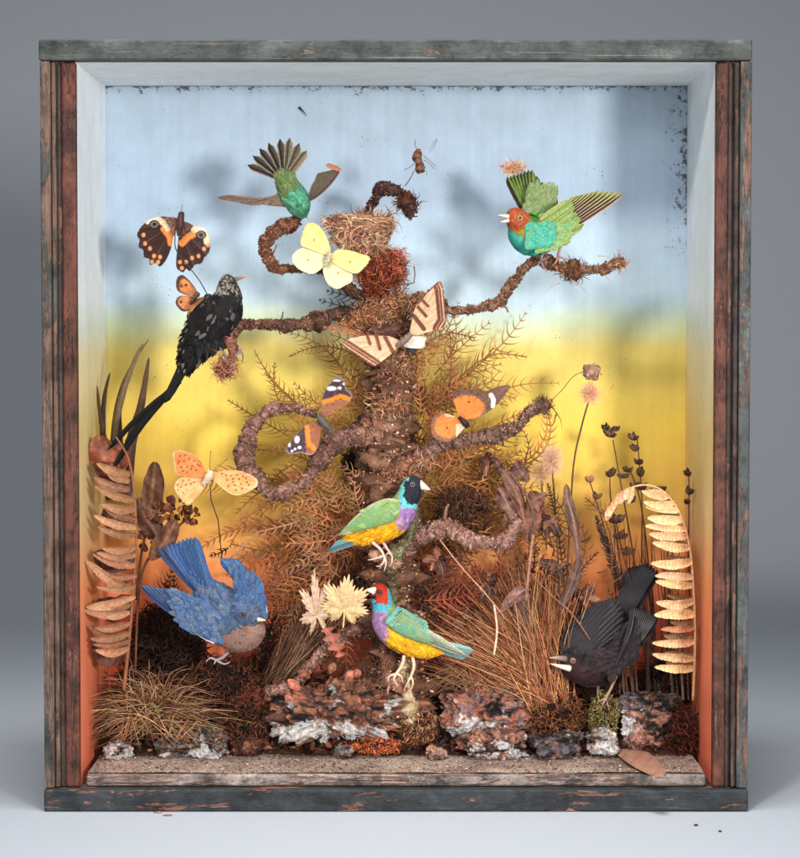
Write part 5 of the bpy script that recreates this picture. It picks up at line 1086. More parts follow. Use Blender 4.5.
# strap leaves
SL = [([(114, 500, 110), (112, 440, 112), (120, 392, 112), (136, 358, 112), (149, 339, 112)], 5, (78, 62, 44), 'slimmest strap leaf, its tip bent furthest right, upper left corner of the yellow'),
      ([(118, 500, 106), (114, 440, 106), (122, 396, 106), (134, 362, 104), (143, 343, 102)], 9, (92, 74, 52), 'grey-brown strap leaf with pointed curved tip, left of the widest blade'),
      ([(128, 500, 98), (132, 440, 96), (141, 405, 94), (149, 357, 90)], 13, (70, 48, 36), 'widest dark brown strap leaf ending in a sharp upright point'),
      ([(108, 500, 120), (103, 440, 120), (104, 400, 118), (110, 372, 118)], 8, (58, 44, 32), 'short dark strap leaf nearest the left wall'),
      ([(110, 500, 116), (106, 450, 114), (100, 415, 112), (97, 385, 110)], 7, (66, 50, 36), 'dark strap leaf leaning onto the left wall'),
      ([(122, 500, 112), (120, 450, 112), (119, 410, 112), (126, 380, 112)], 9, (64, 50, 36), 'dark strap leaf between the two tallest ones')]
for pts_, w, c, lab in SL:
    mb = MB(); q = [P(*a) for a in cr(pts_, 26)]; mb.blade(q, (q[-1]-q[0]).normalized().cross(Vector((.4, 1, .1))).normalized(), w*U(105), c, tuple(x*1.15 for x in c), prof=lambda t: (min(1, .5+t*1.2)*(1-t)**.55+.02)*1.15, cup=.22, mid=tuple(x*1.3 for x in c))
    tag(mb.build('strap_leaf', 'leaf'), lab, 'leaf', 'strap leaves at upper left')
# curled cream fern right
rf = thing('curled_fern', 'pale cream dried fern arching over at right with stiff horizontal leaflets', 'fern', P(693, 690, 70))
CR = (240, 196, 146); rp = cr([(693, 700, 84), (695, 645, 78), (694, 600, 74), (690, 550, 70), (680, 514, 68), (664, 492, 66), (646, 485, 66), (628, 489, 66), (616, 498, 66), (610, 510, 68)], 60)
mb = MB(); mb.tube([P(*a) for a in rp], [1.5*U(70)*(1-.5*i/59) for i in range(60)], 7, (220, 170, 124)); mb.build('stalk', 'leaf', rf)
ly = [(672, 1), (658, 1), (643, 1), (628, .8), (614, 1), (600, 1), (587, 1), (574, 1), (561, 1), (549, 1), (538, 1), (528, .97), (519, .93), (511, .88), (504, .82), (498, .72), (493, .6)]
def rx(y): return min(rp[:46], key=lambda a: abs(a[1]-y))
for i, (y, s) in enumerate(ly):
    a = rx(y); L = 41*s*U_(.90, 1.06); c = jit(CR if i not in (3,) else (196, 140, 100), .06)
    leaflet((a[0], a[1], a[2]), (a[0]-L, a[1]-2+U_(-4, 4), a[2]-16+U_(-6, 6)), 9.8*max(.75, s)*U_(.85, 1.12), c, rf, cup=.7, serr=.03, sag=U_(-1, 3), dD=-6)
    leaflet((a[0], a[1]-3, a[2]), (a[0]-L*.72, a[1]-6, a[2]+38), 7*s, (190, 138, 98), rf, cup=.5, serr=.03, sag=1, dD=6)
for a in rp[44::2]:
    leaflet((a[0], a[1], a[2]), (a[0]-U_(2, 8), a[1]+U_(10, 17), a[2]-8), 6, jit((226, 170, 128), .08), rf, serr=.05, sag=1, dD=-2)
# dried flower stems
def stem(label, pts_, heads, c=(96, 62, 44), w=1.0, pods=7, pc=((70, 46, 36), (100, 68, 52))):
    t = thing('dried_flower', label, 'dried flower', P(*pts_[0]), 'dark dried flower stems at right'); mb = MB(); q = cr(pts_, 24); mb.tube([P(*a) for a in q], [w*U(120)*(1-.4*i/23) for i in range(24)], 6, c); mb.build('stalk', 'leaf', t)
    for (x, y, D, r) in heads:
        mb = MB()
        for k in range(pods):
            d = Vector((U_(-.8, .8), U_(-.8, .8), U_(.3, 1))).normalized(); p = P(x, y, D)-Vector((0, 0, r*.3*U(D))); L = r*U(D)*U_(.8, 1.5)
            pts = [p+d*L*g/6 for g in range(7)]; mb.tube(pts, [L*.24*math.sin(math.pi*min(1, .12+g/6*.85))+.0001 for g in range(7)], 7, jit(R.choice(pc), .2), rough=.3, rs=700)
        mb.build('seed_head', 'leaf', t)
stem('dark dried flower stem with a wide forked seed head, tallest group at right', [(644, 640, 150), (634, 560, 146), (622, 490, 140), (613, 440, 136)], [(611, 434, 136, 9), (606, 428, 136, 6), (617, 429, 134, 6), (622, 476, 140, 6)])
stem('dark dried flower stem with pods stacked along its top, right of the forked one', [(646, 640, 146), (642, 560, 140), (642, 500, 134), (637, 436, 130)], [(633, 438, 130, 6), (636, 449, 130, 6), (638, 462, 131, 7), (640, 474, 132, 8), (643, 488, 134, 7)])
stem('short dark dried flower stem with a single bud left of the tallest ones', [(632, 640, 150), (620, 560, 146), (611, 500, 140), (610, 478, 138)], [(610, 474, 138, 9)])
stem('dark dried flower stem standing alone against the right wall', [(690, 620, 150), (689, 560, 140), (689, 510, 134), (689, 475, 130)], [(689, 474, 130, 6), (689, 492, 132, 8), (688, 502, 133, 6)])
stem('leaning dried flower stem with pale brown buds, leftmost of the stems', [(640, 650, 156), (618, 580, 150), (602, 520, 144), (590, 482, 140)], [(590, 480, 140, 7), (597, 497, 142, 6), (605, 513, 143, 6)], pc=((120, 84, 66), (150, 108, 84)))
stem('dried flower stem whose head shows just above the curl of the cream fern', [(652, 640, 156), (648, 560, 150), (640, 500, 146), (630, 470, 144)], [(628, 470, 144, 6), (634, 486, 144, 6), (630, 500, 140, 7)])
stem('dark dried flower stem behind the curl of the cream fern', [(668, 640, 160), (668, 560, 156), (664, 500, 150)], [(662, 490, 150, 6), (664, 500, 150, 5)])
stem('thick dark dried flower stem bending behind the tail of the blackbird', [(652, 650, 140), (636, 600, 132), (622, 550, 126), (616, 520, 122)], [(616, 520, 122, 9), (620, 536, 123, 8), (626, 552, 124, 8), (614, 508, 122, 6)])
mb = MB()
for _ in range(34):
    x0 = U_(618, 690); q = cr([(x0, 700, 160+U_(-30, 20)), (x0+U_(-8, 4), 620, 165+U_(-30, 10)), (x0+U_(-16, 4), 540+U_(-30, 40), 165+U_(-30, 10))], 12); mb.ribbon([P(*a) for a in q], U_(.0012, .003), jit(R.choice([(84, 52, 36), (112, 72, 46), (60, 38, 28)]), .2))
tag(mb.build('dry_reeds', 'straw'), 'dense dark reed stalks behind the cream fern and blackbird', 'reeds', None, 'stuff')
# fluffy heads
def fluffy(label, c, r, sq, cols, n, stalk=None, top=None):
    t = thing('fluffy_seed_head', label, 'seed head', P(*c)); mb = MB(); p0 = P(*c)
    for _ in range(n):
        d = Vector((R.gauss(0, 1), R.gauss(0, 1), R.gauss(.3, 1))).normalized(); L = r*U(c[2])*U_(.6, 1.15); d2 = Vector((d.x*sq[0], d.y*sq[1], d.z*sq[2])); q = [p0+d2*L*g/4+Vector((U_(-1, 1), U_(-1, 1), U_(-1, 1)))*.0006*g for g in range(5)]; mb.ribbon(q, .00045, jit(R.choice(cols), .15))
    mb.build('fluff', 'straw', t)
    if stalk: mb = MB(); mb.tube([P(*a) for a in cr(stalk, 20)], .0008, 6, (92, 68, 48)); mb.build('stalk', 'leaf', t)
    if top:
        mb = MB(); mb.ball(P(*top[:3]), top[3]*U(c[2]), (186, 140, 114), 8, .9, rough=.6); crumbs(mb, [P(*top[:3]), P(top[0], top[1]+3, top[2])], [top[3]*U(c[2])]*2, 120, [(216, 178, 152), (140, 100, 80), (190, 146, 120)]); mb.build('calyx', 'leaf', t)
fluffy('peach fluffy seed head on a tall thin stalk, standing alone against the yellow at right', (590, 394, 112), 11, (1.1, .8, 1.2), [(238, 178, 130), (226, 156, 110), (244, 200, 160)], 800, [(589, 400, 112), (582, 425, 112), (574, 462, 112), (570, 520, 114), (566, 600, 120)], (591, 372, 110, 8))
fluffy('fluffy pinkish seed head beside the broad brown leaves', (552, 462, 110), 16, (.9, .8, 1.2), [(222, 172, 140), (206, 148, 120), (236, 196, 160)], 700, [(552, 466, 110), (556, 520, 112), (560, 600, 118)])
fluffy('fluffy tan seed head just below and left of the pinkish one', (541, 474, 112), 15, (1, .8, 1), [(204, 158, 112), (186, 136, 90), (224, 180, 140)], 520, [(541, 476, 112), (546, 540, 114)])
mb = MB(); mb.tube([P(*a) for a in cr([(548, 404, 70), (562, 390, 84), (574, 376, 98), (588, 370, 108)], 12)], .0004, 5, (130, 96, 70)); tag(mb.build('thin_thread', 'straw'), 'thin thread strung from the right branch tip to the tall fluffy head', 'thread')
# broad brown leaves, centre right
BL = [([(520, 530, 96), (508, 505, 92), (498, 488, 90)], 19, (132, 94, 80), 'mauve-brown broad leaf left of the fluffy heads, largest of its bunch'), ([(524, 520, 92), (515, 490, 88), (502, 470, 86)], 13, (120, 80, 66), 'narrow brown leaf curling over the largest broad leaf'),
 ([(528, 522, 92), (536, 500, 86), (548, 494, 82)], 14, (132, 88, 70), 'brown leaf pointing up right from the broad leaf bunch'), ([(526, 540, 94), (532, 520, 90), (540, 500, 90)], 16, (128, 82, 66), 'brown leaf hanging under the tan fluffy head'),
 ([(560, 610, 96), (574, 580, 90), (580, 555, 88)], 10, (104, 76, 68), 'lower mauve twisted leaf below the pinkish fluffy head'), ([(578, 565, 90), (576, 530, 86), (568, 500, 84), (566, 484, 84)], 10, (114, 82, 72), 'long upright twisted leaf below the pinkish fluffy head'),
 ([(500, 612, 96), (516, 596, 90), (528, 588, 88)], 12, (134, 96, 88), 'small grey-pink leaf over the brown grass tuft'), ([(534, 640, 100), (524, 612, 96), (526, 590, 94)], 16, (92, 62, 54), 'dark upright leaf inside the right grass tuft'),
 ([(600, 650, 120), (584, 632, 116), (570, 624, 114)], 12, (74, 54, 50), 'dark grey leaf lying behind the blackbird wing'), ([(505, 478, 100), (500, 468, 96), (496, 460, 96)], 10, (96, 60, 50), 'small dark leaf under the right branch'), ([(528, 482, 98), (520, 470, 94), (514, 462, 92)], 14, (104, 70, 58), 'dark crumpled leaf between the right branch and the fluffy heads')]
for pts_, w, c, lab in BL:
    mb = MB(); crumple(mb, pts_, w*1.15, c, crk=1.15, fold=.5, n=34); tag(mb.build('dried_leaf', 'leaf'), lab, 'leaf')
TWG = [([(508, 470, 92), (524, 492, 86), (533, 512, 84), (534, 534, 84)], 1.3, (112, 78, 66), 'arched brown twig over the largest broad leaf'), ([(534, 530, 86), (530, 560, 88), (526, 600, 92)], 1.6, (168, 122, 98), 'pale upright twig below the broad leaf bunch'), ([(520, 562, 100), (548, 592, 92), (572, 614, 86), (590, 640, 90)], .8, (140, 96, 68), 'slanting thin twig left of the blackbird wing'),
 ([(440, 540, 80), (462, 568, 74), (484, 592, 70), (508, 622, 76)], .7, (190, 140, 110), 'thin pale twig crossing the top of the right grass tuft'), ([(494, 605, 60), (497, 630, 58), (494, 655, 56)], 1.1, (224, 190, 160), 'short pale twig hanging in front of the right grass tuft'), ([(484, 636, 112), (450, 648, 112), (425, 660, 112)], .9, (176, 134, 110), 'pale twig behind the tail of the lower finch')]
for pts_, w, c, lab in TWG:
    mb = MB(); mb.tube([P(*a) for a in cr(pts_, 16)], w*U(80), 6, c, rough=.4, rs=500); tag(mb.build('twig', 'bark'), lab, 'twig')
for k_, (x, y, D, r) in enumerate(((486, 462, 104, 8), (512, 508, 100, 11), (548, 520, 104, 11), (492, 584, 96, 10), (556, 566, 106, 10), (440, 560, 108, 10), (584, 600, 122, 12), (470, 624, 104, 10))):
    mb = MB()
    for _ in range(14):
        d = Vector((R.gauss(0, 1), R.gauss(-.3, .7), R.gauss(0, 1))).normalized(); L = r*U_(.8, 1.6); crumple(mb, [(x+U_(-5, 5), y+U_(-5, 5), D), (x+d.x*L*.6, y-d.z*L*.6, D+d.y*6), (x+d.x*L*1.2, y-d.z*L*1.2+2, D+d.y*12)], L*.55, jit(R.choice([(110, 66, 46), (84, 50, 36), (140, 88, 62), (64, 38, 28)]), .15), n=12)
    tag(mb.build('crumpled_leaf', 'leaf'), ['crumpled brown leaf bunch just under the right branch', 'crumpled leaf bunch between the black fibre cushion and the mauve leaf', 'crumpled leaf bunch on the stems of the fluffy heads', 'crumpled leaf bunch at the top of the right grass tuft', 'crumpled leaf bunch beside the long twisted leaf', 'crumpled leaf bunch just right of the upper finch perch', 'crumpled dark leaf bunch above the blackbird wing', 'crumpled leaf bunch right of the lower finch back'][k_], 'leaf bunch')
# palmate leaves
def palm(label, cx, cy, D, r, rot, c, lobes=7, sx=1, tilt=.2, stalk=None, dp=.68):
    t = thing('maple_leaf', label, 'leaf', P(cx, cy, D)); mb = MB(); rows = []; cols = []; N_ = 220; root = P(cx, cy, D)
    for i in range(N_+1):
        th = -math.pi*.88+2*math.pi*.88*i/N_; l = abs(((th/(math.pi*.88)*lobes/2) % 1)-.5)*2; env = .62+.38*math.cos(th*.8)
        rr = r*env*(dp+(1-dp)*l**.9)*(1+.10*math.sin(th*44)); a = th+rot; row = []; cc = []
        for k in range(13):
            f = k/12; x = cx+math.sin(a)*rr*f*sx; y = cy-math.cos(a)*rr*f; row.append(P(x, y, D-tilt*rr*f*math.cos(th)+1.6*math.sin(th*lobes)*f-2.0*math.sin(f*3)))
            cc.append(C(jit(mixc(c, (250, 224, 180), .35*max(0, 1-abs(math.sin(th*lobes*.57))*5)), .05), .95))
        rows.append(row); cols.append(cc)
    mb.grid(rows, cols); mb.build('blade', 'leaf', t)
    if stalk: mb = MB(); mb.tube([P(*a) for a in cr(stalk, 10)], .0008, 6, (226, 196, 150)); mb.build('stalk', 'leaf', t)
palm('cream toothed maple-like leaf, face on, left of the red-faced finch', 344, 610, 62, 34, .12, (226, 190, 138), 7, .95, .3, [(344, 609, 62), (344, 618, 60), (343, 628, 60)])
palm('narrow pale spiky maple-like leaf seen edge on, left of the cream one', 317, 616, 70, 46, -.14, (214, 180, 150), 7, .5, .35, [(317, 616, 70), (322, 626, 72), (330, 640, 74)], .45)
mb = MB(); rows = []; cols = []
ox = [(326, 628), (330, 634), (334, 642), (338, 650), (341, 657)]
for i in range(40):
    f = i/39; q = cr(ox, 40)[i]; w = (5+3.2*math.sin(f*22))*math.sin(math.pi*min(1, f*.9+.08))**.5; rows.append([P(q[0]+w*x*1.1, q[1]-w*x*.35, 66-2*abs(x)) for x in (-1, -.5, 0, .5, 1)]); cols.append([C(jit((170, 96, 80), .08), .9 if x else 1.1) for x in (-1, -.5, 0, .5, 1)])
mb.grid(rows, cols); tag(mb.build('lobed_leaf', 'leaf'), 'small pink-brown wavy-edged leaf under the cream maple-like leaf', 'leaf')
# small pink-brown lobes on the twig
mb = MB()
for (x, y, L, a) in ((310, 678, 14, -60), (300, 690, 16, -50), (345, 680, 12, 40), (330, 674, 12, 20), (296, 700, 12, -70), (352, 676, 10, 60)):
    a = math.radians(a); q = [P(x+math.sin(a)*L*g/9, y-math.cos(a)*L*g/9, 78-g*.4) for g in range(10)]; t_ = (q[-1]-q[0]).normalized(); crumple(mb, [(x, y, 78), (x+math.sin(a)*L*.5, y-math.cos(a)*L*.5, 74), (x+math.sin(a)*L, y-math.cos(a)*L, 76)], 9, jit((158, 92, 72), .15))
tag(mb.build('twig_leaves', 'leaf'), 'pinkish brown scraps of leaf along the low left branch', 'leaves', None, 'stuff')
DOFF[0] = 34
# grass tufts
def tuft(label, base, n, gen, cols, w=(.0006, .0013), group=None, k=1.0):
    mb = MB()
    for _ in range(n):
        q = gen(); pts = [P(*a) for a in cr(q, 9)]; c = jit(R.choice(cols), .2); ww = U_(*w)
        mb.tube(pts, [ww*.5*(1-.8*i/8) for i in range(9)], 4, c, cap=False, k=k)
    return tag(mb.build('grass_tuft', 'straw', origin=P(*base)), label, 'grass', group)
def g1():
    a = U_(-.25, math.pi+.25); L = U_(28, 88)*(1-.25*abs(math.sin(a))); bx, by = 152+R.gauss(0, 12), 722+R.gauss(0, 8); D = 62+U_(-12, 22); ex = bx+math.cos(a)*L; ey = by-math.sin(a)*L*.9
    ex = max(88, ex); return [(bx, by, D), (bx+math.cos(a)*L*.45+U_(-4, 4), by-math.sin(a)*L*.55-U_(2, 8), D-U_(0, 16)), (ex, ey+U_(0, 12), D-U_(5, 34))]
tuft('bushy straw-brown grass tuft splayed on the sand in the left corner', (152, 740, 60), 620, g1, [(176, 132, 92), (146, 104, 70), (110, 74, 50), (206, 164, 122), (72, 46, 32)])
def g1b():
    bx = U_(120, 205); L = U_(20, 50); s = U_(-1, 1); return [(bx, 715+U_(-10, 8), 52), (bx+s*L*.5, 730, 40), (bx+s*L, 742+U_(-4, 8), 30+U_(0, 10))]
tuft('few loose straws spilling forward over the sand at left', (150, 745, 40), 40, g1b, [(196, 150, 100), (150, 106, 70)])
def g2():
    bx, by = 545+R.gauss(0, 11), 708+R.gauss(0, 12); a = math.radians(U_(78, 158)); L = U_(50, 150); D = 78+U_(-16, 26); return [(bx, by, D), (bx+math.cos(a)*L*.4+U_(-5, 5), by-math.sin(a)*L*.5, D-U_(0, 12)), (bx+math.cos(a)*L*1.0+U_(-8, 8), by-math.sin(a)*L*.95+U_(-4, 10), D-U_(-10, 24))]
tuft('tall rust-tan grass tuft standing between the lower finch and the blackbird', (540, 720, 78), 1000, g2, [(206, 140, 92), (176, 108, 68), (224, 166, 118), (130, 74, 46), (160, 98, 64)], (.0006, .0014))
def g3():
    bx, by = 276+R.gauss(0, 7), 690+R.gauss(0, 6); a = math.radians(U_(42, 72)); L = U_(60, 100); D = 82+U_(-10, 14); return [(bx, by, D), (bx+math.cos(a)*L*.5, by-math.sin(a)*L*.5+U_(-3, 3), D-4), (bx+math.cos(a)*L+U_(-6, 6), by-math.sin(a)*L+U_(-6, 6), D-U_(0, 10))]
tuft('small bundle of brown straws leaning right beneath the maple-like leaves', (276, 695, 82), 330, g3, [(134, 96, 70), (104, 70, 50), (164, 122, 92), (80, 52, 38)])
def g4():
    bx, by = 372+R.gauss(0, 14), 704+R.gauss(0, 8); a = math.radians(U_(60, 150)); L = U_(30, 64); D = 84+U_(-10, 20); return [(bx, by, D), (bx+math.cos(a)*L*.5+U_(-5, 5), by-math.sin(a)*L*.6, D-6), (bx+math.cos(a)*L*1.2, by-math.sin(a)*L*.8, D-U_(0, 14))]
tuft('sparse dark grass wisps left of the lower finch, above the largest stone', (372, 710, 84), 120, g4, [(84, 58, 42), (110, 80, 58), (60, 42, 32)])
def g5():
    bx, by = 475+R.gauss(0, 10), 690+R.gauss(0, 8); a = math.radians(U_(20, 170)); L = U_(20, 60); D = 74+U_(-10, 20); return [(bx, by, D), (bx+math.cos(a)*L*.5, by-math.sin(a)*L*.4-4, D-6), (bx+math.cos(a)*L, by-math.sin(a)*L*.5+8, D-U_(0, 14))]
tuft('low tangle of straw behind the right-hand crusted slab, under the finch tail', (475, 695, 74), 150, g5, [(150, 100, 70), (110, 70, 48), (180, 130, 96)])
DOFF[0] = 46
# dark undergrowth, moss and litter
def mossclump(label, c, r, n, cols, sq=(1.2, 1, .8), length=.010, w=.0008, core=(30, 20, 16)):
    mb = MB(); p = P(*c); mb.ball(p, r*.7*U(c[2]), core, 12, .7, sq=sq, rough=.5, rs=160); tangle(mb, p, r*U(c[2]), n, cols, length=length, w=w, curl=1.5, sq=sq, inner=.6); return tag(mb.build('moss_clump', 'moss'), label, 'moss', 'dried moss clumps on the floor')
DM = [(84, 48, 32), (56, 34, 24), (112, 64, 42), (40, 26, 20)]
mossclump('dark red-brown moss clump in the right front corner', (682, 733, 60), 24, 1500, [(92, 44, 32), (66, 34, 26), (120, 62, 44), (44, 26, 20)], (.8, 1, 1.2))
mossclump('brown mossy mound between the two crusted slabs', (416, 724, 56), 22, 1300, [(150, 102, 70), (112, 70, 48), (178, 130, 96), (80, 48, 34)], (1, 1, .9))
mossclump('orange-brown moss clump in front of the largest stone', (375, 746, 40), 13, 700, [(168, 84, 48), (130, 62, 38), (190, 108, 70)], (2.0, .8, .6), .007)
mossclump('dark moss clump between the left grass tuft and the largest stone', (246, 722, 56), 28, 1500, DM, (1, 1, 1.1))
mossclump('dark brown moss clump under the right grass tuft', (552, 716, 60), 30, 1500, [(104, 60, 36), (70, 42, 28), (130, 80, 52)], (1.2, 1, .9))
mossclump('yellow-green mossy post under the feet of the blackbird', (604, 716, 46), 19, 1300, [(126, 116, 66), (90, 84, 50), (150, 134, 84), (84, 56, 36)], (.8, .7, 1.3), .006)
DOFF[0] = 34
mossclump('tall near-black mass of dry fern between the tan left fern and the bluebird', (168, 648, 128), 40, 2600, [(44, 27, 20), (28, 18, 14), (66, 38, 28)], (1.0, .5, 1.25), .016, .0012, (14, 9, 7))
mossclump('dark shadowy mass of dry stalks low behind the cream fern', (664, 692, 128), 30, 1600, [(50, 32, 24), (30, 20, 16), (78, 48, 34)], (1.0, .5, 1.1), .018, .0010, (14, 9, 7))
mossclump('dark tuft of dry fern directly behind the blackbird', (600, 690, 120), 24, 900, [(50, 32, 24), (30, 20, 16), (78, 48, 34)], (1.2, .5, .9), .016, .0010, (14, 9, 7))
mossclump('near-black fibres standing in for deep shade in the hollow below the left fork of the trunk', (362, 462, 88), 19, 900, [(34, 22, 17), (22, 15, 12), (54, 34, 26)], (1.1, .6, .8), .010, .0008, (8, 6, 5))  # hollow holds only deep shade; near-black fibres put that darkness into colour
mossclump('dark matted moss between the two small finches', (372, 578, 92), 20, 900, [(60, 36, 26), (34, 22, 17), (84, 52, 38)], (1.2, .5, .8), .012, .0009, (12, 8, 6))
mossclump('dark moss clump under the bluebird', (222, 680, 80), 28, 1200, DM, (1.4, 1, .8))
mossclump('reddish moss clump left of the largest stone, below the straw bundle', (258, 700, 70), 20, 900, [(130, 66, 48), (96, 48, 34), (70, 40, 30)], (1.2, 1, .7))
DOFF[0] = 0
mossclump('rounded cushion of dark fibres just right of the upper finch', (462, 506, 112), 20, 1100, [(70, 42, 30), (48, 30, 22), (104, 66, 44)], (1.35, .8, .8), .013, .0009)
mb = MB()
for _ in range(3400):   # broken fern and twig debris packed behind the finches and under the fronds
    gx = R.choice([(330, 590, 38, 44), (300, 640, 40, 34), (430, 600, 34, 48), (480, 620, 40, 36), (540, 600, 36, 40), (380, 560, 30, 60), (560, 640, 30, 30), (455, 520, 24, 26)]); x = R.gauss(gx[0], gx[2]*.55); y = R.gauss(gx[1], gx[3]*.55); D = U_(140, 198); y = min(y, 712); a = U_(0, 3.14); L = U_(6, 17); bb = U_(-4, 4)
    q = [P(x+math.cos(a)*L*g/4-math.sin(a)*bb*math.sin(g*.78), y-math.sin(a)*L*g/4-math.cos(a)*bb*math.sin(g*.78), D) for g in range(5)]; mb.ribbon(q, U_(.0006, .0022), jit(R.choice([(92, 54, 34), (64, 38, 26), (120, 72, 44), (46, 28, 20), (104, 56, 36)]), .2))
tag(mb.build('fern_debris', 'fern'), 'brown broken fern and twig debris filling the gaps behind the trunk and finches', 'debris', None, 'stuff')
mb = MB()
for _ in range(13000):   # low dark undergrowth covering the bank
    D = U_(98, 203); x = U_(X(90), X(700)); s_ = 400+x*F/(CAMD+D/1000.); hh = .042 if s_ < 300 else (.018 if s_ < 430 else (.030 if s_ < 560 else .020)); h = hh*R.random()**1.5*min(1, (D-94)/30)
    p = Vector((x, D/1000., ground_z(x, D)+h+.001))
    v = Vector((R.gauss(0, 1), R.gauss(0, .8), R.gauss(.4, .8))).normalized(); L = U_(.006, .018); pts = [p.copy()]
    for s in range(4): v = (v+Vector((U_(-1, 1), U_(-1, 1), U_(-1, 1)))*.5).normalized(); p = p+v*L/4; p.y = min(p.y, .2085); pts.append(p.copy())
    mb.ribbon(pts, U_(.0006, .0022), jit(R.choice([(52, 32, 24), (34, 22, 18), (80, 48, 34), (110, 62, 44), (66, 40, 30)]), .25))
tag(mb.build('undergrowth', 'moss'), 'tangled dark dried undergrowth covering the earth bank', 'undergrowth', None, 'stuff')
mb = MB()
for _ in range(1500):   # dead leaf scraps
    D = U_(92, 200); x = U_(X(92), X(698)); p = Vector((x, D/1000., ground_z(x, D)+U_(.002, .016))); v = Vector((R.gauss(0, 1), R.gauss(0, .5), R.gauss(0, .6))).normalized(); L = U_(.004, .011); n3 = Vector((U_(-1, 1), -1, U_(-.3, 1))).normalized()
    pts = [p+v*L*g/5 for g in range(6)]; mb.blade(pts, v.cross(n3).normalized(), L*U_(.3, .6), jit(R.choice([(70, 42, 30), (100, 56, 38), (46, 30, 24), (130, 76, 54), (150, 96, 72)]), .2), cup=.4, nrm=n3)
tag(mb.build('leaf_litter', 'leaf'), 'scraps of dead leaf strewn behind the stones', 'leaf litter', None, 'stuff')
DOFF[0] = 48
# stones: crusted bark-like lumps
def stone(label, x0, y0, x1, y1, D, c1, c2, white=.4, wlow=.4, seed=0, dep=.6, slab=1.0, name='stone'):
    mb = MB(); cx, cy = (x0+x1)/2, (y0+y1)/2; u = U(D); a = (x1-x0)/2*u; c = (y1-y0)/2*u; b = max(.012, a*dep) if a < .03 else a*.42; ctr = P(cx, cy, D); n = 190 if a > .026 else 96; rows = []; cols = []
    for i in range(n+1):
        th = math.pi*i/n; row = []; cc = []
        for j in range(n*2):
            ph = math.pi*j/n; d = Vector((math.sin(th)*math.cos(ph), math.sin(th)*math.sin(ph), math.cos(th)))
            e = Vector((math.copysign(abs(d.x)**.75, d.x)*a, math.copysign(abs(d.y)**.75, d.y)*b, math.copysign(abs(d.z)**.7, d.z)*c)); p0 = ctr+e
            s1 = fbm(p0, 34, seed, 5); lay = fbm((p0.x*.6, p0.y*.6, p0.z*1.7*slab), 70, seed+4, 4); fine = fbm(p0, 320, seed+2, 3)
            rdg = .3-abs(fbm(p0, 75, seed+31, 3)); p = ctr+e*(1+.34*s1+.10*lay+.16*rdg)+d*(.0022*lay+.0014*fine)
            row.append(p); m_ = fbm(p0, 120, seed+8, 4); base = mixc(c1, c2, .5+m_*1.2)
            base = mixc(base, (26, 20, 18), max(0, min(1, (-lay-.12)*4))); base = mixc(base, jit((176, 116, 84), .1), max(0, min(.6, fbm(p0, 150, seed+21, 3)*1.3))); base = mixc(base, (30, 24, 22), max(0, min(.8, fbm(p0, 210, seed+27, 3)*1.7-.35))); wq = m_*.35+fbm(p0, 420, seed+11, 3)*.38+fbm(p0, 62, seed+12, 3)*.9+(wlow*(.10-d.z)*1.1)+white-.72
            base = mixc(base, (192, 187, 184), max(0, min(.92, wq*4))); cc.append(C(base, .9+.5*fine))
        rows.append(row); cols.append(cc)
    mb.grid(rows, cols, True)
    for _ in range(int(160+a*14000)):    # flakes and crust chips standing off the surface
        i = R.randrange(8, n-8); j = R.randrange(n*2); p = rows[i][j]; d = (p-ctr).normalized(); cc = cols[i][j]; e1 = Vector((R.gauss(0, 1), R.gauss(0, 1), R.gauss(0, .35))).normalized(); e2 = (d+Vector((R.gauss(0, .5), R.gauss(0, .5), R.gauss(0, .5)))).cross(e1).normalized(); s_ = U_(.0006, .0020)
        kk = U_(.8, 1.18); c_ = tuple(min(.8, x*kk) for x in cc); o_ = d*s_*U_(.1, .8); ii = [mb.vert(p-e1*s_, c_), mb.vert(p+o_-e2*s_*.7, c_), mb.vert(p+o_+e1*s_*U_(.6, 1.3), c_), mb.vert(p+e2*s_*.8, c_)]; mb.f.append(tuple(ii))
    return tag(mb.build(name, 'rock'), label, 'stone', 'crusted stones along the sand edge')
stone('largest crusted red-brown stone with white salty lower edge, left of centre', 266, 683, 404, 741, 52, (150, 92, 68), (84, 56, 46), .42, .55, 1)
stone('grey and red flaky slab with a white edge right of the mossy mound', 438, 686, 530, 738, 56, (124, 108, 108), (150, 84, 66), .38, .5, 5)
stone('low white and brown lump in front of the flaky slab', 464, 729, 530, 760, 36, (150, 110, 92), (96, 64, 54), .55, .3, 9)
stone('smooth dark grey stone right of the low white lump', 530, 730, 583, 757, 36, (98, 92, 94), (64, 56, 56), .16, .1, 13)
stone('white chalky base of the mossy post', 584, 728, 616, 752, 40, (190, 186, 186), (110, 100, 96), .75, .3, 17)
stone('dark layered slab lying on top of the white-faced stone at right', 614, 692, 676, 714, 64, (92, 88, 92), (60, 54, 54), .2, .1, 21)
stone('white-faced crumbly stone under the dark slab at right', 620, 708, 670, 748, 56, (170, 120, 104), (100, 70, 62), .58, .3, 25)
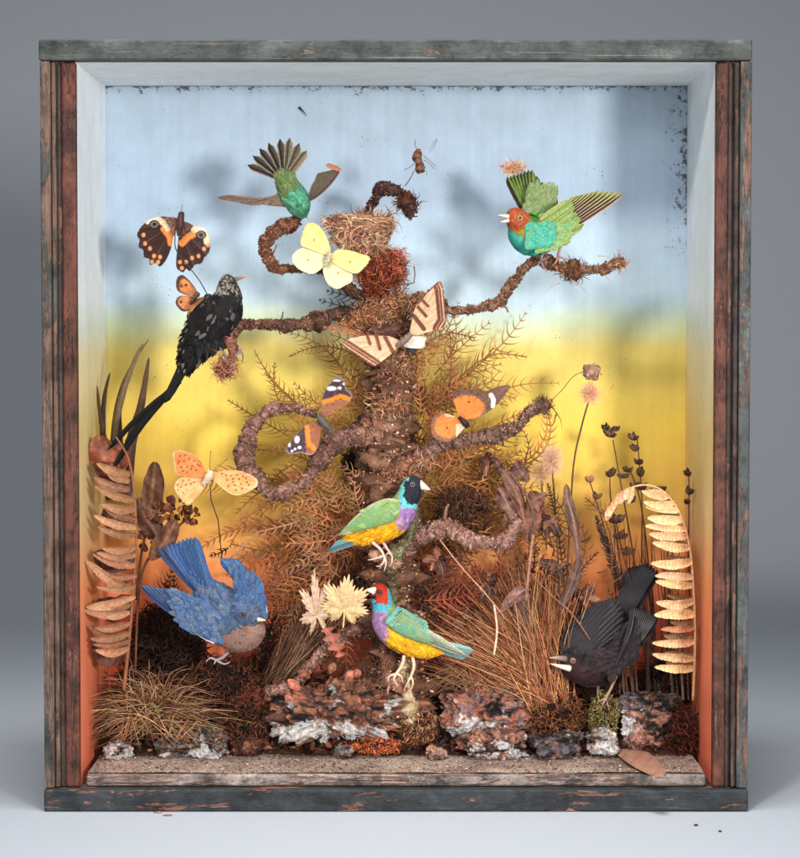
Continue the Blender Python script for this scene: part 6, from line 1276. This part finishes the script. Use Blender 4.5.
stone('white-frosted stone beneath the right edge of the left grass tuft', 160, 728, 228, 758, 44, (120, 112, 110), (66, 56, 52), .56, .5, 29)
stone('small white crust nearest the left wall', 106, 744, 134, 758, 38, (190, 184, 184), (120, 112, 110), .7, .3, 33)
stone('thin reddish flake against the lower left of the largest stone', 232, 738, 262, 752, 46, (120, 70, 54), (70, 44, 38), .2, .1, 37)
stone('tiny pale pebble on the sand before the mossy mound', 428, 748, 444, 757, 32, (170, 140, 124), (120, 90, 78), .3, .1, 41)
stone('small grey pebble under the front of the largest stone', 336, 747, 352, 757, 34, (150, 144, 144), (110, 100, 98), .4, .1, 45)
DOFF[0] = 0
# winged seed leaf on the sand
mb = MB(); ax = [(612, 741), (628, 750), (645, 762), (664, 775)]; q = cr(ax, 24); rows = []; cols = []
for i in range(24):
    f = i/23; w = 13*math.sin(math.pi*min(1, f*.86+.1))**.6; a_ = G(q[i][0], q[i][1], .004); row = []; cc = []
    for x in (-1, -.6, -.2, .2, .6, 1): 
        g = G(q[i][0]+w*.55*x, q[i][1]-w*.62*x, .0015+.0025*(1-x*x)+.004*f*(1-f)); row.append(g); cc.append(C(jit((170, 122, 100), .05), .82 if (i % 4 == 0) else 1))
    rows.append(row); cols.append(cc)
mb.grid(rows, cols); o_ = mb.build('oval_leaf', 'leaf'); tag(o_, 'flat oval tan leaf lying on the sand at front right', 'leaf')
for k, (x, y) in enumerate(((168, 816), (720, 832), (696, 826), (158, 813))):   # crumbs of dirt on the table
    r = _ray(x, y, 0).normalized(); t = -HCAM/r.z; p = Vector((r.x*t, -CAMD+r.y*t, .0008)); mb = MB(); mb.ball(p, .0016, (150, 110, 96) if k in (0, 3) else (60, 56, 54), 6, sq=(2.5 if k in (0, 3) else 1, 1, .5), rough=.5)
    tag(mb.build('dirt_crumb', 'soil'), ['brown flake of dirt on the table below the lower left corner of the box', 'dark speck on the table at lower right, the nearer one', 'dark speck on the table at lower right, the one closer to the box', 'tiny tan crumb touching the brown flake below the lower left corner'][k], 'dirt crumb')
